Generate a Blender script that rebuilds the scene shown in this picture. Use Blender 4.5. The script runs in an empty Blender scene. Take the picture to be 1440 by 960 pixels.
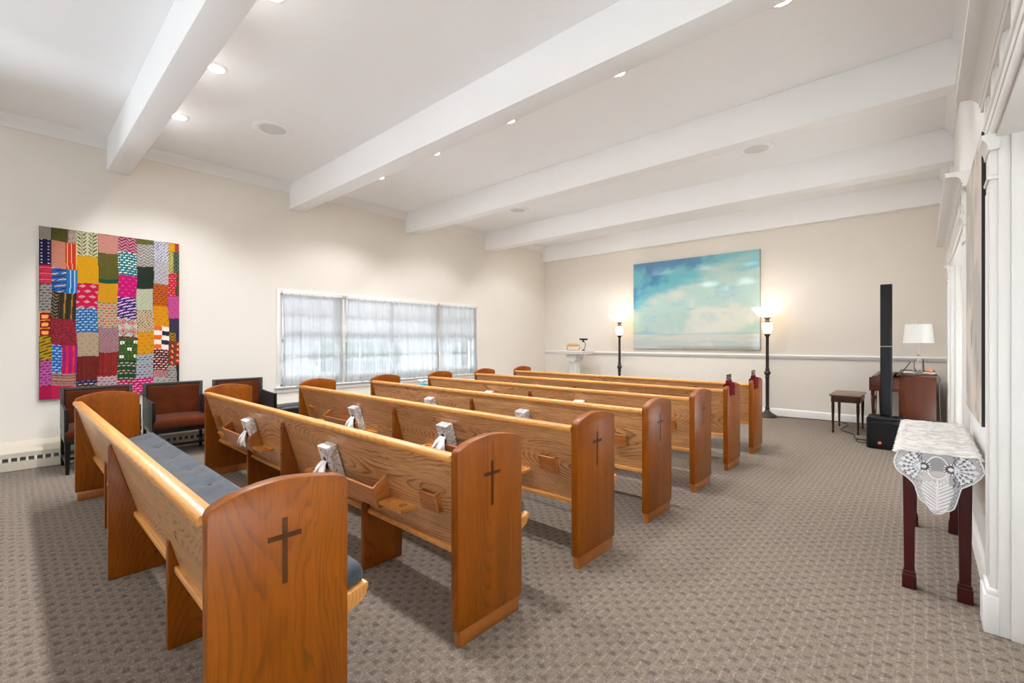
import bpy, bmesh, math, random
import numpy as np
from mathutils import Vector, Matrix
PI = math.pi
R = math.radians
rnd = random.Random(7)
sc = bpy.context.scene
C = sc.collection

# ------------------------------------------------------------------ render look
sc.view_settings.view_transform = 'Standard'
sc.view_settings.look = 'None'
sc.view_settings.gamma = 1.0
sc.view_settings.use_curve_mapping = False
sc.view_settings.exposure = 1.17
try:
    sc.cycles.use_denoising = True
    sc.cycles.max_bounces = 10
    sc.cycles.diffuse_bounces = 6
    sc.cycles.transparent_max_bounces = 16
    sc.cycles.sample_clamp_indirect = 6.0
except Exception:
    pass

# ------------------------------------------------------------------ node helpers
def s2l(c):
    return tuple(((x / 255.0) / 12.92 if x <= 10.31475 else ((x / 255.0 + 0.055) / 1.055) ** 2.4) for x in c[:3]) + (1.0,)

class NT:
    def __init__(self, name):
        self.m = bpy.data.materials.new(name)
        self.m.use_nodes = True
        self.t = self.m.node_tree
        self.t.nodes.clear()
        self.out = self.t.nodes.new('ShaderNodeOutputMaterial')
    def n(self, typ, **kw):
        nd = self.t.nodes.new(typ)
        for k, v in kw.items():
            setattr(nd, k, v)
        return nd
    def link(self, a, b):
        self.t.links.new(a, b)
    def val(self, sock, v):
        if hasattr(v, 'is_output') or isinstance(v, bpy.types.NodeSocket):
            self.link(v, sock)
        else:
            sock.default_value = v
    def math(self, op, a, b=0.0, c=0.0):
        nd = self.n('ShaderNodeMath', operation=op)
        self.val(nd.inputs[0], a); self.val(nd.inputs[1], b); self.val(nd.inputs[2], c)
        return nd.outputs[0]
    def mix(self, fac, a, b, typ='MIX'):
        nd = self.n('ShaderNodeMix', data_type='RGBA', blend_type=typ)
        self.val(nd.inputs[0], fac); self.val(nd.inputs[6], a); self.val(nd.inputs[7], b)
        return nd.outputs[2]
    def noise(self, vec, scale, detail=3.0, rough=0.5, dist=0.0):
        nd = self.n('ShaderNodeTexNoise')
        if vec is not None:
            self.link(vec, nd.inputs['Vector'])
        nd.inputs['Scale'].default_value = scale
        nd.inputs['Detail'].default_value = detail
        nd.inputs['Roughness'].default_value = rough
        nd.inputs['Distortion'].default_value = dist
        return nd.outputs['Fac']
    def smooth(self, x, a, b):
        nd = self.n('ShaderNodeMapRange', interpolation_type='SMOOTHSTEP')
        self.val(nd.inputs[0], x); self.val(nd.inputs[1], a); self.val(nd.inputs[2], b)
        return nd.outputs[0]
    def coords(self, kind='Object'):
        return self.n('ShaderNodeTexCoord').outputs[kind]
    def sep(self, v):
        nd = self.n('ShaderNodeSeparateXYZ'); self.link(v, nd.inputs[0]); return nd.outputs
    def comb(self, x, y, z):
        nd = self.n('ShaderNodeCombineXYZ')
        self.val(nd.inputs[0], x); self.val(nd.inputs[1], y); self.val(nd.inputs[2], z)
        return nd.outputs[0]
    def bsdf(self, col, rough=0.5, metal=0.0, spec=0.5, bump=None, bstr=0.2, bdist=0.01, **kw):
        b = self.n('ShaderNodeBsdfPrincipled')
        self.val(b.inputs['Base Color'], col)
        self.val(b.inputs['Roughness'], rough)
        self.val(b.inputs['Metallic'], metal)
        b.inputs['Specular IOR Level'].default_value = spec
        for k, v in kw.items():
            self.val(b.inputs[k.replace('_', ' ')], v)
        if bump is not None:
            bn = self.n('ShaderNodeBump')
            bn.inputs['Strength'].default_value = bstr
            bn.inputs['Distance'].default_value = bdist
            self.link(bump, bn.inputs['Height'])
            self.link(bn.outputs[0], b.inputs['Normal'])
        return b.outputs[0]
    def finish(self, sh):
        self.link(sh, self.out.inputs['Surface'])
        return self.m

def paint(name, col, rough=0.6, vary=0.03, bump=0.05, scale=6.0, spec=0.3):
    t = NT(name); co = t.coords()
    f = t.noise(co, scale, 4)
    c = s2l(col)
    d = tuple(x * (1 - vary) for x in c[:3]) + (1,)
    fine = t.noise(co, 180, 2)
    return t.finish(t.bsdf(t.mix(f, d, c), rough, spec=spec, bump=fine, bstr=bump, bdist=0.002))

def simple(name, col, rough=0.5, metal=0.0, spec=0.5, vary=0.08, scale=20.0, bump=0.0, **kw):
    t = NT(name); co = t.coords()
    f = t.noise(co, scale, 3)
    c = s2l(col)
    d = tuple(x * (1 - vary) for x in c[:3]) + (1,)
    return t.finish(t.bsdf(t.mix(f, d, c), rough, metal, spec, bump=f if bump else None, bstr=bump, **kw))

def emission(name, col, strength):
    t = NT(name)
    e = t.n('ShaderNodeEmission')
    e.inputs[0].default_value = s2l(col); e.inputs[1].default_value = strength
    return t.finish(e.outputs[0])

def wood(name, axis, light, mid, dark, rough=0.35, freq=60.0, slope=0.10, contrast=0.55, coat=0.25, spec=0.5, k=2.2):
    t = NT(name)
    co = t.coords()
    x, y, z = t.sep(co)
    rv = t.n('ShaderNodeObjectInfo').outputs['Random']
    r2 = t.math('FRACT', t.math('MULTIPLY', rv, 17.31))
    r3 = t.math('FRACT', t.math('MULTIPLY', rv, 91.77))
    if axis == 'x': al, ac, de = x, z, y
    elif axis == 'y': al, ac, de = y, z, x
    else: al, ac, de = z, y, x
    al = t.math('ADD', al, t.math('MULTIPLY', rv, 9.0))
    low = t.noise(t.comb(t.math('MULTIPLY', al, 0.9), t.math('MULTIPLY', ac, 4.0), t.math('MULTIPLY', r3, 40.0)), 1.0, 4, 0.55)
    a0 = t.math('SUBTRACT', ac, t.math('ADD', -0.10, t.math('MULTIPLY', r2, 0.26)))
    a0 = t.math('ADD', a0, t.math('MULTIPLY', t.math('SUBTRACT', low, 0.5), 0.16))
    d0 = t.math('ADD', t.math('ADD', de, 0.10), t.math('MULTIPLY', t.math('SINE', t.math('ADD', t.math('MULTIPLY', al, k), t.math('MULTIPLY', r3, 6.0))), slope))
    rr = t.math('SQRT', t.math('ADD', t.math('MULTIPLY', a0, a0), t.math('MULTIPLY', d0, d0)))
    rr = t.math('ADD', rr, t.math('MULTIPLY', t.math('SUBTRACT', low, 0.5), 0.07))
    rr = t.math('POWER', t.math('ABSOLUTE', rr), 1.25)
    ring = t.math('FRACT', t.math('MULTIPLY', rr, freq))
    line = t.math('MULTIPLY', t.smooth(ring, 0.45, 0.93), t.math('SUBTRACT', 1.0, t.smooth(ring, 0.93, 1.0)))
    vary = t.noise(t.comb(t.math('MULTIPLY', al, 1.7), t.math('MULTIPLY', ac, 22.0), t.math('MULTIPLY', de, 22.0)), 1.0, 3, 0.6)
    line = t.math('MULTIPLY', line, t.smooth(vary, 0.30, 0.66))
    pore = t.noise(t.comb(t.math('MULTIPLY', al, 7.0), t.math('MULTIPLY', ac, 230.0), t.math('MULTIPLY', de, 230.0)), 1.0, 3, 0.65)
    pore = t.smooth(pore, 0.44, 0.68)
    broad = t.noise(t.comb(t.math('MULTIPLY', al, 0.8), t.math('MULTIPLY', ac, 14.0), t.math('MULTIPLY', de, 14.0)), 1.0, 4, 0.6)
    c = t.mix(t.smooth(broad, 0.3, 0.7), s2l(light), s2l(mid))
    c = t.mix(t.math('MULTIPLY', line, contrast), c, s2l(dark))
    c = t.mix(t.math('MULTIPLY', pore, 0.55 * contrast), c, s2l(dark))
    return t.finish(t.bsdf(c, rough, spec=spec, bump=pore, bstr=0.03, bdist=0.001, Coat_Weight=coat, Coat_Roughness=0.18))

# ------------------------------------------------------------------ mesh helpers
class MB:
    """collects shapes; build() links them as one mesh object"""
    def __init__(self):
        self.bm = bmesh.new()
    def _add(self, verts, faces):
        vs = [self.bm.verts.new(v) for v in verts]
        fs = []
        for f in faces:
            try: fs.append(self.bm.faces.new([vs[i] for i in f]))
            except ValueError: pass
        return vs, fs
    def _bevel(self, vs, fs, w, seg=2):
        if w <= 0: return
        es = set()
        for f in fs:
            for e in f.edges: es.add(e)
        bmesh.ops.recalc_face_normals(self.bm, faces=fs)
        es = [e for e in es if len(e.link_faces) == 2 and e.calc_face_angle(0) > 0.5]
        bmesh.ops.bevel(self.bm, geom=es, offset=w, segments=seg, profile=0.5, affect='EDGES', clamp_overlap=True)
    def hexa(self, p, bevel=0.0, seg=2):
        vs, fs = self._add(p, [(0, 3, 2, 1), (4, 5, 6, 7), (0, 1, 5, 4), (1, 2, 6, 5), (2, 3, 7, 6), (3, 0, 4, 7)])
        self._bevel(vs, fs, bevel, seg); return self
    def box(self, x0, x1, y0, y1, z0, z1, bevel=0.0, seg=2):
        return self.hexa([(x0, y0, z0), (x1, y0, z0), (x1, y1, z0), (x0, y1, z0), (x0, y0, z1), (x1, y0, z1), (x1, y1, z1), (x0, y1, z1)], bevel, seg)
    def boxf(self, f, a0, a1, b0, b1, c0, c1, bevel=0.0, seg=2):
        """box in a mapped frame f(a,b,c)->xyz"""
        return self.hexa([f(a0, b0, c0), f(a1, b0, c0), f(a1, b1, c0), f(a0, b1, c0), f(a0, b0, c1), f(a1, b0, c1), f(a1, b1, c1), f(a0, b1, c1)], bevel, seg)
    def prism(self, poly, lo, hi, axis='x', bevel=0.0, seg=2):
        """poly of 2-D points extruded along axis; x:(y,z) y:(x,z) z:(x,y)"""
        def p3(p, h):
            if axis == 'x': return (h, p[0], p[1])
            if axis == 'y': return (p[0], h, p[1])
            return (p[0], p[1], h)
        n = len(poly)
        vs, fs = self._add([p3(p, lo) for p in poly] + [p3(p, hi) for p in poly],
                           [tuple(range(n)), tuple(range(n, 2 * n))] + [(i, (i + 1) % n, n + (i + 1) % n, n + i) for i in range(n)])
        self._bevel(vs, fs, bevel, seg); return self
    def tube(self, pts, r, seg=10, cap=True):
        pts = [Vector(p) for p in pts]
        rs = r if isinstance(r, (list, tuple)) else [r] * len(pts)
        rings = []
        up = None
        for i, p in enumerate(pts):
            d = (pts[min(i + 1, len(pts) - 1)] - pts[max(i - 1, 0)]).normalized()
            if up is None:
                up = Vector((0, 0, 1)) if abs(d.z) < 0.9 else Vector((1, 0, 0))
            a = d.cross(up).normalized(); b = a.cross(d).normalized(); up = b
            rings.append([self.bm.verts.new(p + (a * math.cos(2 * PI * k / seg) + b * math.sin(2 * PI * k / seg)) * rs[i]) for k in range(seg)])
        for i in range(len(rings) - 1):
            for k in range(seg):
                self.bm.faces.new([rings[i][k], rings[i][(k + 1) % seg], rings[i + 1][(k + 1) % seg], rings[i + 1][k]])
        if cap:
            self.bm.faces.new(rings[0][::-1]); self.bm.faces.new(rings[-1])
        return self
    def lathe(self, prof, cx=0, cy=0, cz=0, seg=28, cap=True, frame=None):
        """prof: (r,z) list"""
        rings = []
        for r, z in prof:
            ring = []
            for k in range(seg):
                a = 2 * PI * k / seg
                p = Vector((r * math.cos(a), r * math.sin(a), z))
                if frame is not None: p = frame @ p
                ring.append(self.bm.verts.new(p + Vector((cx, cy, cz))))
            rings.append(ring)
        for i in range(len(rings) - 1):
            for k in range(seg):
                self.bm.faces.new([rings[i][k], rings[i][(k + 1) % seg], rings[i + 1][(k + 1) % seg], rings[i + 1][k]])
        if cap:
            if prof[0][0] > 1e-5: self.bm.faces.new(rings[0][::-1])
            if prof[-1][0] > 1e-5: self.bm.faces.new(rings[-1])
        return self
    def grid(self, f, nu, nv, closed=False):
        """surface f(u,v), u,v in 0..1"""
        vs = [[self.bm.verts.new(f(i / nu, j / nv)) for j in range(nv + 1)] for i in range(nu + 1)]
        for i in range(nu):
            for j in range(nv):
                self.bm.faces.new([vs[i][j], vs[i + 1][j], vs[i + 1][j + 1], vs[i][j + 1]])
        return vs
    def build(self, name, mat, parent=None, origin=None, loc=None, rot=None, smooth=True, angle=35, solid=0.0):
        bmesh.ops.remove_doubles(self.bm, verts=self.bm.verts, dist=1e-6)
        bmesh.ops.recalc_face_normals(self.bm, faces=self.bm.faces)
        if origin is not None:
            bmesh.ops.translate(self.bm, verts=self.bm.verts, vec=-Vector(origin))
        me = bpy.data.meshes.new(name)
        self.bm.to_mesh(me); self.bm.free()
        if smooth:
            me.shade_smooth(); me.set_sharp_from_angle(angle=R(angle))
        for m in (mat if isinstance(mat, (list, tuple)) else [mat]):
            me.materials.append(m)
        o = bpy.data.objects.new(name, me)
        C.objects.link(o)
        if parent is not None: o.parent = parent
        if origin is not None: o.location = origin
        if loc is not None: o.location = loc
        if rot is not None: o.rotation_euler = rot
        if solid:
            md = o.modifiers.new('solid', 'SOLIDIFY'); md.thickness = solid; md.offset = 0
        return o

def thing(name, label, cat, loc=(0, 0, 0), rotz=0.0, group=None):
    o = bpy.data.objects.new(name, None); C.objects.link(o)
    o.location = loc; o.rotation_euler = (0, 0, rotz); o.empty_display_size = 0.05
    return tag(o, label, cat, group)
def tag(o, label, cat, group=None):
    o['label'] = label; o['category'] = cat
    if group: o['group'] = group
    return o
def struct(o, label=None):
    o['kind'] = 'structure'
    if label: o['label'] = label
    return o
def copy_tree(o, parent=None, skip=()):
    c = o.copy(); C.objects.link(c)
    if parent is not None: c.parent = parent
    for ch in list(o.children):
        if ch.name.split('.')[0] in skip: continue
        copy_tree(ch, c, skip)
    return c
def light(kind, name, loc, energy, col=(1, 1, 1), parent=None, rot=(0, 0, 0), **kw):
    d = bpy.data.lights.new(name, kind); d.energy = energy; d.color = col
    for k, v in kw.items(): setattr(d, k, v)
    o = bpy.data.objects.new(name, d); C.objects.link(o)
    o.location = loc; o.rotation_euler = rot
    if parent is not None: o.parent = parent
    return o

# ------------------------------------------------------------------ materials
M = {}
M['wall'] = paint('cream_wall_paint', (231, 224, 214), 0.75, 0.03)
M['wall_white'] = paint('white_wall_paint', (234, 233, 231), 0.7, 0.02)
M['ceil'] = paint('white_ceiling_paint', (248, 248, 248), 0.8, 0.015, 0.08)
M['trim'] = paint('white_gloss_trim', (235, 233, 230), 0.38, 0.02, 0.02, spec=0.45)
M['heater'] = paint('cream_heater_enamel', (212, 201, 182), 0.45, 0.03, 0.02)
M['dark_slot'] = simple('heater_slot_dark', (128, 123, 114), 0.7)
M['oak_z_shade'] = wood('oak_vertical_grain_shade', 'z', (140, 74, 6), (124, 61, 3), (76, 33, 1), contrast=0.42, freq=95, coat=0.05, spec=0.22)  # pew ends and legs: weak light there is put into a darker oak
M['oak_toe'] = wood('oak_toe_grain', 'y', (164, 96, 34), (146, 82, 24), (100, 52, 12), contrast=0.5, freq=90)
M['oak_x_lit'] = wood('oak_long_grain_lit', 'x', (218, 166, 114), (203, 149, 96), (108, 64, 32), contrast=0.88, freq=85, slope=0.16)  # pew backs: light and cool sheen put into a paler, greyer oak
M['oak_rail'] = wood('oak_rail_grain', 'x', (222, 158, 82), (208, 140, 62), (158, 98, 42), contrast=0.5, freq=90)
M['oak_dark'] = wood('oak_book_rack', 'x', (186, 118, 62), (170, 102, 48), (118, 70, 30), contrast=0.5, freq=70)
M['inlay'] = simple('walnut_cross_inlay', (74, 38, 8), 0.5, spec=0.15, vary=0.2, scale=60)
M['plug'] = simple('dark_screw_hole', (58, 36, 18), 0.7)
M['chrome'] = simple('chrome_bolt', (220, 220, 222), 0.15, 1.0)
M['steel'] = simple('brushed_steel', (170, 170, 172), 0.3, 1.0)
M['black_lacquer'] = simple('black_lacquer', (15, 14, 14), 0.3, spec=0.35)
M['slate_frame'] = simple('slate_grey_lacquer', (58, 57, 56), 0.4, spec=0.5)
M['leather'] = simple('black_leather', (24, 25, 28), 0.32, bump=0.1, scale=120)
M['mahog'] = wood('mahogany_table', 'z', (68, 16, 14), (54, 11, 11), (32, 6, 7), contrast=0.4, freq=80, coat=0.08, spec=0.25)
M['piano'] = wood('mahogany_piano', 'z', (74, 31, 9), (58, 23, 5), (34, 12, 3), contrast=0.5, freq=60, coat=0.08, spec=0.25)
M['stoolwood'] = wood('walnut_stool', 'x', (122, 86, 60), (96, 62, 42), (60, 36, 24), contrast=0.5, freq=70)
M['stoolleg'] = wood('walnut_stool_leg', 'z', (74, 44, 26), (58, 32, 19), (36, 19, 11), contrast=0.5, freq=90, coat=0.1, spec=0.3)
M['bronze'] = simple('aged_bronze_metal', (78, 68, 64), 0.42, 0.75, vary=0.3)
M['pewter'] = simple('pewter_metal', (150, 140, 128), 0.35, 0.9)
M['brass'] = simple('polished_brass', (206, 160, 78), 0.25, 1.0)
M['plastic'] = simple('black_speaker_plastic', (15, 15, 16), 0.55, spec=0.25, bump=0.06, scale=260)
M['grille'] = simple('black_speaker_grille', (11, 11, 13), 0.65, spec=0.2, bump=0.15, scale=420)
M['logo_red'] = simple('red_badge', (214, 62, 40), 0.35)
M['logo_white'] = simple('white_badge_letters', (240, 230, 224), 0.4)
M['tissue'] = simple('white_tissue_paper', (244, 244, 244), 0.9, vary=0.03)
M['burgundy'] = simple('burgundy_velvet', (92, 2, 24), 0.9, spec=0.1, vary=0.3, scale=90)
M['sign'] = simple('dark_bronze_plate', (92, 84, 62), 0.4, 0.4, vary=0.4, scale=160)
M['aqua'] = simple('turquoise_card', (40, 178, 200), 0.5, vary=0.2, scale=40)
M['oakroll'] = wood('maple_roller', 'x', (226, 176, 104), (208, 152, 80), (164, 110, 54), contrast=0.4)
M['black_metal'] = simple('black_metal', (28, 27, 27), 0.45, 0.3)
M['cable'] = simple('black_cable_rubber', (50, 46, 42), 0.6)
M['shade'] = simple('white_linen_shade', (244, 242, 238), 0.8, vary=0.03, scale=200)
M['paper'] = simple('white_paper', (238, 236, 230), 0.7)
M['shell'] = simple('coral_shell', (226, 150, 112), 0.5, vary=0.3, scale=50)
M['ivory'] = simple('ivory_keys', (236, 230, 214), 0.35)
M['grill_white'] = simple('white_speaker_mesh', (222, 222, 220), 0.7, bump=0.2, scale=500)
M['canvas_edge'] = simple('canvas_edge_grey', (110, 108, 106), 0.7)
M['black_edge'] = simple('black_canvas_edge', (24, 23, 26), 0.6)
M['bulb'] = emission('lit_downlight_lens', (255, 248, 238), 50.0)
M['switch'] = simple('white_switch_plastic', (230, 226, 214), 0.4)

# velvet and cushion fabrics
def fabric(name, a, b, scale=300, sheen=0.3, bump=0.25, low=5.0):
    t = NT(name); co = t.coords()
    n1 = t.noise(co, scale, 2); n2 = t.noise(co, low, 3)
    f = t.math('ADD', t.math('MULTIPLY', n1, 0.6), t.math('MULTIPLY', n2, 0.4))
    c = t.mix(t.smooth(f, 0.32, 0.68), s2l(a), s2l(b))
    return t.finish(t.bsdf(c, 0.9, spec=0.15, bump=n1, bstr=bump, bdist=0.002, Sheen_Weight=sheen))
M['velvet'] = fabric('rust_velvet', (58, 21, 1), (92, 36, 3), 220, 0.06, 0.1, 7)
M['cushion'] = fabric('blue_grey_pew_fabric', (50, 57, 64), (82, 89, 96), 420, 0.2, 0.4, 14)

# glass
def glassy(name, tint=(255, 255, 255), alpha=0.12):
    t = NT(name)
    tr = t.n('ShaderNodeBsdfTransparent'); gl = t.n('ShaderNodeBsdfGlossy')
    gl.inputs['Roughness'].default_value = 0.03
    tr.inputs[0].default_value = s2l(tint)
    mx = t.n('ShaderNodeMixShader')
    mx.inputs[0].default_value = 0.06; t.link(tr.outputs[0], mx.inputs[1]); t.link(gl.outputs[0], mx.inputs[2])
    return t.finish(mx.outputs[0])
M['glass'] = glassy('window_glass')
def crystal():
    t = NT('clear_crystal')
    g = t.n('ShaderNodeBsdfGlass'); g.inputs['Roughness'].default_value = 0.02; g.inputs['IOR'].default_value = 1.5
    return t.finish(g.outputs[0])
M['crystal'] = crystal()
def frosted(name, strength):
    t = NT(name)
    e = t.n('ShaderNodeEmission'); e.inputs[0].default_value = s2l((255, 236, 206)); e.inputs[1].default_value = strength
    d = t.n('ShaderNodeBsdfTranslucent'); d.inputs[0].default_value = s2l((250, 240, 225))
    d2 = t.n('ShaderNodeBsdfDiffuse'); d2.inputs[0].default_value = s2l((250, 244, 232))
    m1 = t.n('ShaderNodeMixShader'); m1.inputs[0].default_value = 0.6
    t.link(d.outputs[0], m1.inputs[1]); t.link(d2.outputs[0], m1.inputs[2])
    ad = t.n('ShaderNodeAddShader'); t.link(m1.outputs[0], ad.inputs[0]); t.link(e.outputs[0], ad.inputs[1])
    return t.finish(ad.outputs[0])
M['bowl'] = frosted('frosted_glass_bowl', 0.42)
M['lampglass'] = frosted('frosted_lit_glass', 1.0)
def sheer():
    t = NT('white_sheer_voile'); co = t.coords()
    x, y, z = t.sep(co)
    f = t.noise(t.comb(t.math('MULTIPLY', y, 40.0), t.math('MULTIPLY', z, 0.8), x), 1.0, 3)
    tr = t.n('ShaderNodeBsdfTransparent'); tl = t.n('ShaderNodeBsdfTranslucent'); df = t.n('ShaderNodeBsdfDiffuse')
    tl.inputs[0].default_value = s2l((126, 129, 132)); df.inputs[0].default_value = s2l((214, 214, 214))
    m1 = t.n('ShaderNodeMixShader'); m1.inputs[0].default_value = 0.5
    t.link(tl.outputs[0], m1.inputs[1]); t.link(df.outputs[0], m1.inputs[2])
    m2 = t.n('ShaderNodeMixShader')
    t.link(t.math('ADD', 0.56, t.math('MULTIPLY', f, 0.40)), m2.inputs[0])
    t.link(tr.outputs[0], m2.inputs[1]); t.link(m1.outputs[0], m2.inputs[2])
    return t.finish(m2.outputs[0])
M['sheer'] = sheer()

def carpet():
    t = NT('patterned_loop_carpet'); co = t.coords()
    x, y, z = t.sep(co)
    wob = t.noise(co, 9.0, 2)
    pile = t.noise(co, 170.0, 3, 0.8)
    pile2 = t.noise(co, 62.0, 2, 0.6)
    cx = t.math('ADD', t.math('DIVIDE', x, 0.086), t.math('MULTIPLY', wob, 0.22))
    cy = t.math('ADD', t.math('DIVIDE', y, 0.043), t.math('MULTIPLY', wob, 0.3))
    row = t.math('FLOOR', cy)
    odd = t.math('MULTIPLY', t.math('FRACT', t.math('MULTIPLY', row, 0.5)), 1.0)
    fx = t.math('FRACT', t.math('ADD', cx, odd)); fy = t.math('FRACT', cy)
    bx = t.math('MULTIPLY', t.smooth(fx, 0.10, 0.24), t.math('SUBTRACT', 1.0, t.smooth(fx, 0.52, 0.66)))
    by = t.math('MULTIPLY', t.smooth(fy, 0.08, 0.30), t.math('SUBTRACT', 1.0, t.smooth(fy, 0.58, 0.88)))
    cell = t.n('ShaderNodeTexWhiteNoise', noise_dimensions='2D')
    t.link(t.comb(t.math('FLOOR', t.math('ADD', cx, odd)), row, 0.0), cell.inputs['Vector'])
    blk = t.math('MULTIPLY', t.math('MULTIPLY', bx, by), t.math('ADD', 0.55, t.math('MULTIPLY', cell.outputs[0], 0.45)))
    blk = t.math('MULTIPLY', blk, t.smooth(pile2, 0.15, 0.48))
    lx = t.math('FRACT', t.math('MULTIPLY', cx, 2.0))
    ln = t.math('SUBTRACT', 1.0, t.smooth(t.math('ABSOLUTE', t.math('SUBTRACT', lx, 0.5)), 0.05, 0.16))
    big = t.noise(co, 1.3, 3)
    base = t.mix(big, s2l((115, 103, 91)), s2l((128, 115, 102)))
    c = t.mix(t.math('MULTIPLY', blk, 0.88), base, s2l((58, 48, 42)))
    c = t.mix(t.math('MULTIPLY', t.math('MULTIPLY', ln, t.smooth(pile2, 0.30, 0.6)), 0.34), c, s2l((178, 164, 150)))
    c = t.mix(t.smooth(t.math('ADD', t.math('MULTIPLY', pile, 0.75), t.math('MULTIPLY', pile2, 0.25)), 0.34, 0.66), t.mix(0.42, c, s2l((58, 49, 43))), t.mix(0.24, c, s2l((210, 196, 180))))
    h = t.math('ADD', t.math('ADD', pile, pile2), t.math('MULTIPLY', blk, -0.9))
    return t.finish(t.bsdf(c, 0.95, spec=0.1, bump=h, bstr=0.6, bdist=0.006))
M['carpet'] = carpet()

def marbled():
    t = NT('grey_marbled_card'); co = t.coords()
    rv = t.n('ShaderNodeObjectInfo').outputs['Random']
    ad = t.n('ShaderNodeVectorMath', operation='ADD'); t.link(co, ad.inputs[0])
    t.link(t.comb(t.math('MULTIPLY', rv, 7.0), t.math('MULTIPLY', rv, 3.0), 0.0), ad.inputs[1])
    n1 = t.noise(ad.outputs[0], 15.0, 3, 0.55, 1.8)
    v = t.math('ABSOLUTE', t.math('SUBTRACT', n1, 0.5))
    ln = t.math('SUBTRACT', 1.0, t.smooth(v, 0.012, 0.045))
    n2 = t.noise(ad.outputs[0], 11.0, 2)
    c = t.mix(t.smooth(n2, 0.4, 0.7), s2l((244, 244, 244)), s2l((206, 204, 202)))
    c = t.mix(t.math('MULTIPLY', ln, 0.7), c, s2l((112, 108, 110)))
    return t.finish(t.bsdf(c, 0.45))
M['marbled'] = marbled()

def colattr(name, rough=0.8, coat=0.0, bumpscale=250, bstr=0.15, alpha=None, spec=0.3):
    t = NT(name)
    a = t.n('ShaderNodeAttribute'); a.attribute_name = 'col'
    co = t.coords()
    sh = t.bsdf(a.outputs['Color'], rough, spec=spec, bump=t.noise(co, bumpscale, 2), bstr=bstr, bdist=0.002, Coat_Weight=coat, Coat_Roughness=0.035)
    return t.finish(sh)
M['quilt'] = colattr('patchwork_cotton', 0.9)
M['seascape'] = colattr('glossy_painting_varnish', 0.35, 1.0, 60, 0.01, spec=0.5)
M['abstract'] = colattr('abstract_painting_matte', 0.55, 0.0, 60, 0.05)
def lace():
    t = NT('white_lace_net')
    a = t.n('ShaderNodeAttribute'); a.attribute_name = 'col'
    co = t.coords()
    tr = t.n('ShaderNodeBsdfTransparent'); df = t.bsdf(s2l((238, 240, 244)), 0.9, spec=0.1, bump=t.noise(co, 500, 2), bstr=0.3, bdist=0.001)
    mx = t.n('ShaderNodeMixShader')
    t.link(a.outputs['Fac'], mx.inputs[0]); t.link(tr.outputs[0], mx.inputs[1]); t.link(df, mx.inputs[2])
    return t.finish(mx.outputs[0])
M['lace'] = lace()
def runner_mat():
    t = NT('cream_brocade_runner'); co = t.coords()
    x, y, z = t.sep(co)
    n = t.noise(co, 16.0, 4, 0.6, 1.5); f = t.noise(co, 300, 2)
    w = t.smooth(n, 0.42, 0.6)
    c = t.mix(w, s2l((208, 205, 201)), s2l((178, 174, 169)))
    return t.finish(t.bsdf(c, 0.85, spec=0.15, bump=t.math('ADD', f, n), bstr=0.3, bdist=0.003))
M['runner'] = runner_mat()
M['hall_bounce'] = paint('pale_hall_bounce', (240, 238, 234), 0.6, 0.03)  # unseen hall floor made pale to bounce fill light up to the ceiling
M['asphalt'] = paint('pale_concrete_outside', (206, 206, 202), 0.9, 0.1)
M['leaf'] = simple('hedge_leaves', (74, 112, 58), 0.8, vary=0.5, scale=9, bump=0.5)
M['brick'] = paint('pale_brick_outside', (196, 172, 160), 0.9, 0.15)
M['blind'] = simple('white_blind_slat', (220, 214, 208), 0.6, vary=0.03)

# ------------------------------------------------------------------ room shell
XL, XR, YF, YB, ZC = -7.068, 0.25, 9.07, -6.5, 3.66
fl = MB(); fl.box(XL - 0.3, XR + 0.32, YB - 0.3, YF + 0.3, -0.1, 0.0)
struct(fl.build('floor', M['carpet'], smooth=False))
hf = MB(); hf.box(XR + 0.32, 3.2, YB - 0.3, YF + 0.3, -0.1, 0.0)
struct(hf.build('floor_hallway', M['hall_bounce'], smooth=False))
ce = MB(); ce.box(XL - 0.3, 3.2, YB - 0.3, YF + 0.3, ZC, ZC + 0.1)
struct(ce.build('ceiling', M['ceil'], smooth=False))
# left wall with the window opening and an added unseen one for fill light
WY0, WY1, WZ0, WZ1 = 2.70, 6.63, 0.63, 2.02
wl = MB()
wl.box(XL - 0.2, XL, YB, -5.0, 0, ZC).box(XL - 0.2, XL, -0.8, WY0, 0, ZC).box(XL - 0.2, XL, -5.0, -0.8, 0, 0.5).box(XL - 0.2, XL, -5.0, -0.8, 2.1, ZC).box(XL - 0.2, XL, WY1, YF, 0, ZC).box(XL - 0.2, XL, WY0, WY1, 0, WZ0).box(XL - 0.2, XL, WY0, WY1, WZ1, ZC)
struct(wl.build('wall_left', M['wall'], smooth=False))
wf = MB(); wf.box(XL - 0.2, 3.2, YF, YF + 0.2, 0, ZC)
struct(wf.build('wall_far', M['wall'], smooth=False))
# right wall with two cased openings
HEAD = 2.22
O1 = (-1.6, 2.94); O2 = (4.80, 7.62)
wr = MB(); T = 0.30
for a, b in ((YB, O1[0]), (O1[1], O2[0]), (O2[1], YF)):
    wr.box(XR, XR + T, a, b, 0, ZC)
for a, b in (O1, O2):
    wr.box(XR, XR + T, a, b, HEAD, ZC)
struct(wr.build('wall_right', M['wall_white'], smooth=False))
# wall behind the photographer with a wide glazed opening added for fill light
wb = MB()
wb.box(XL, -6.4, YB - 0.2, YB, 0, ZC).box(-0.5, 3.2, YB - 0.2, YB, 0, ZC).box(-6.4, -0.5, YB - 0.2, YB, 0, 0.25).box(-6.4, -0.5, YB - 0.2, YB, 3.2, ZC)
struct(wb.build('wall_back', M['wall'], smooth=False))
we = MB(); we.box(3.0, 3.2, YB, YF, 0, ZC)
struct(we.build('wall_hallway', M['wall_white'], smooth=False))
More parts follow.
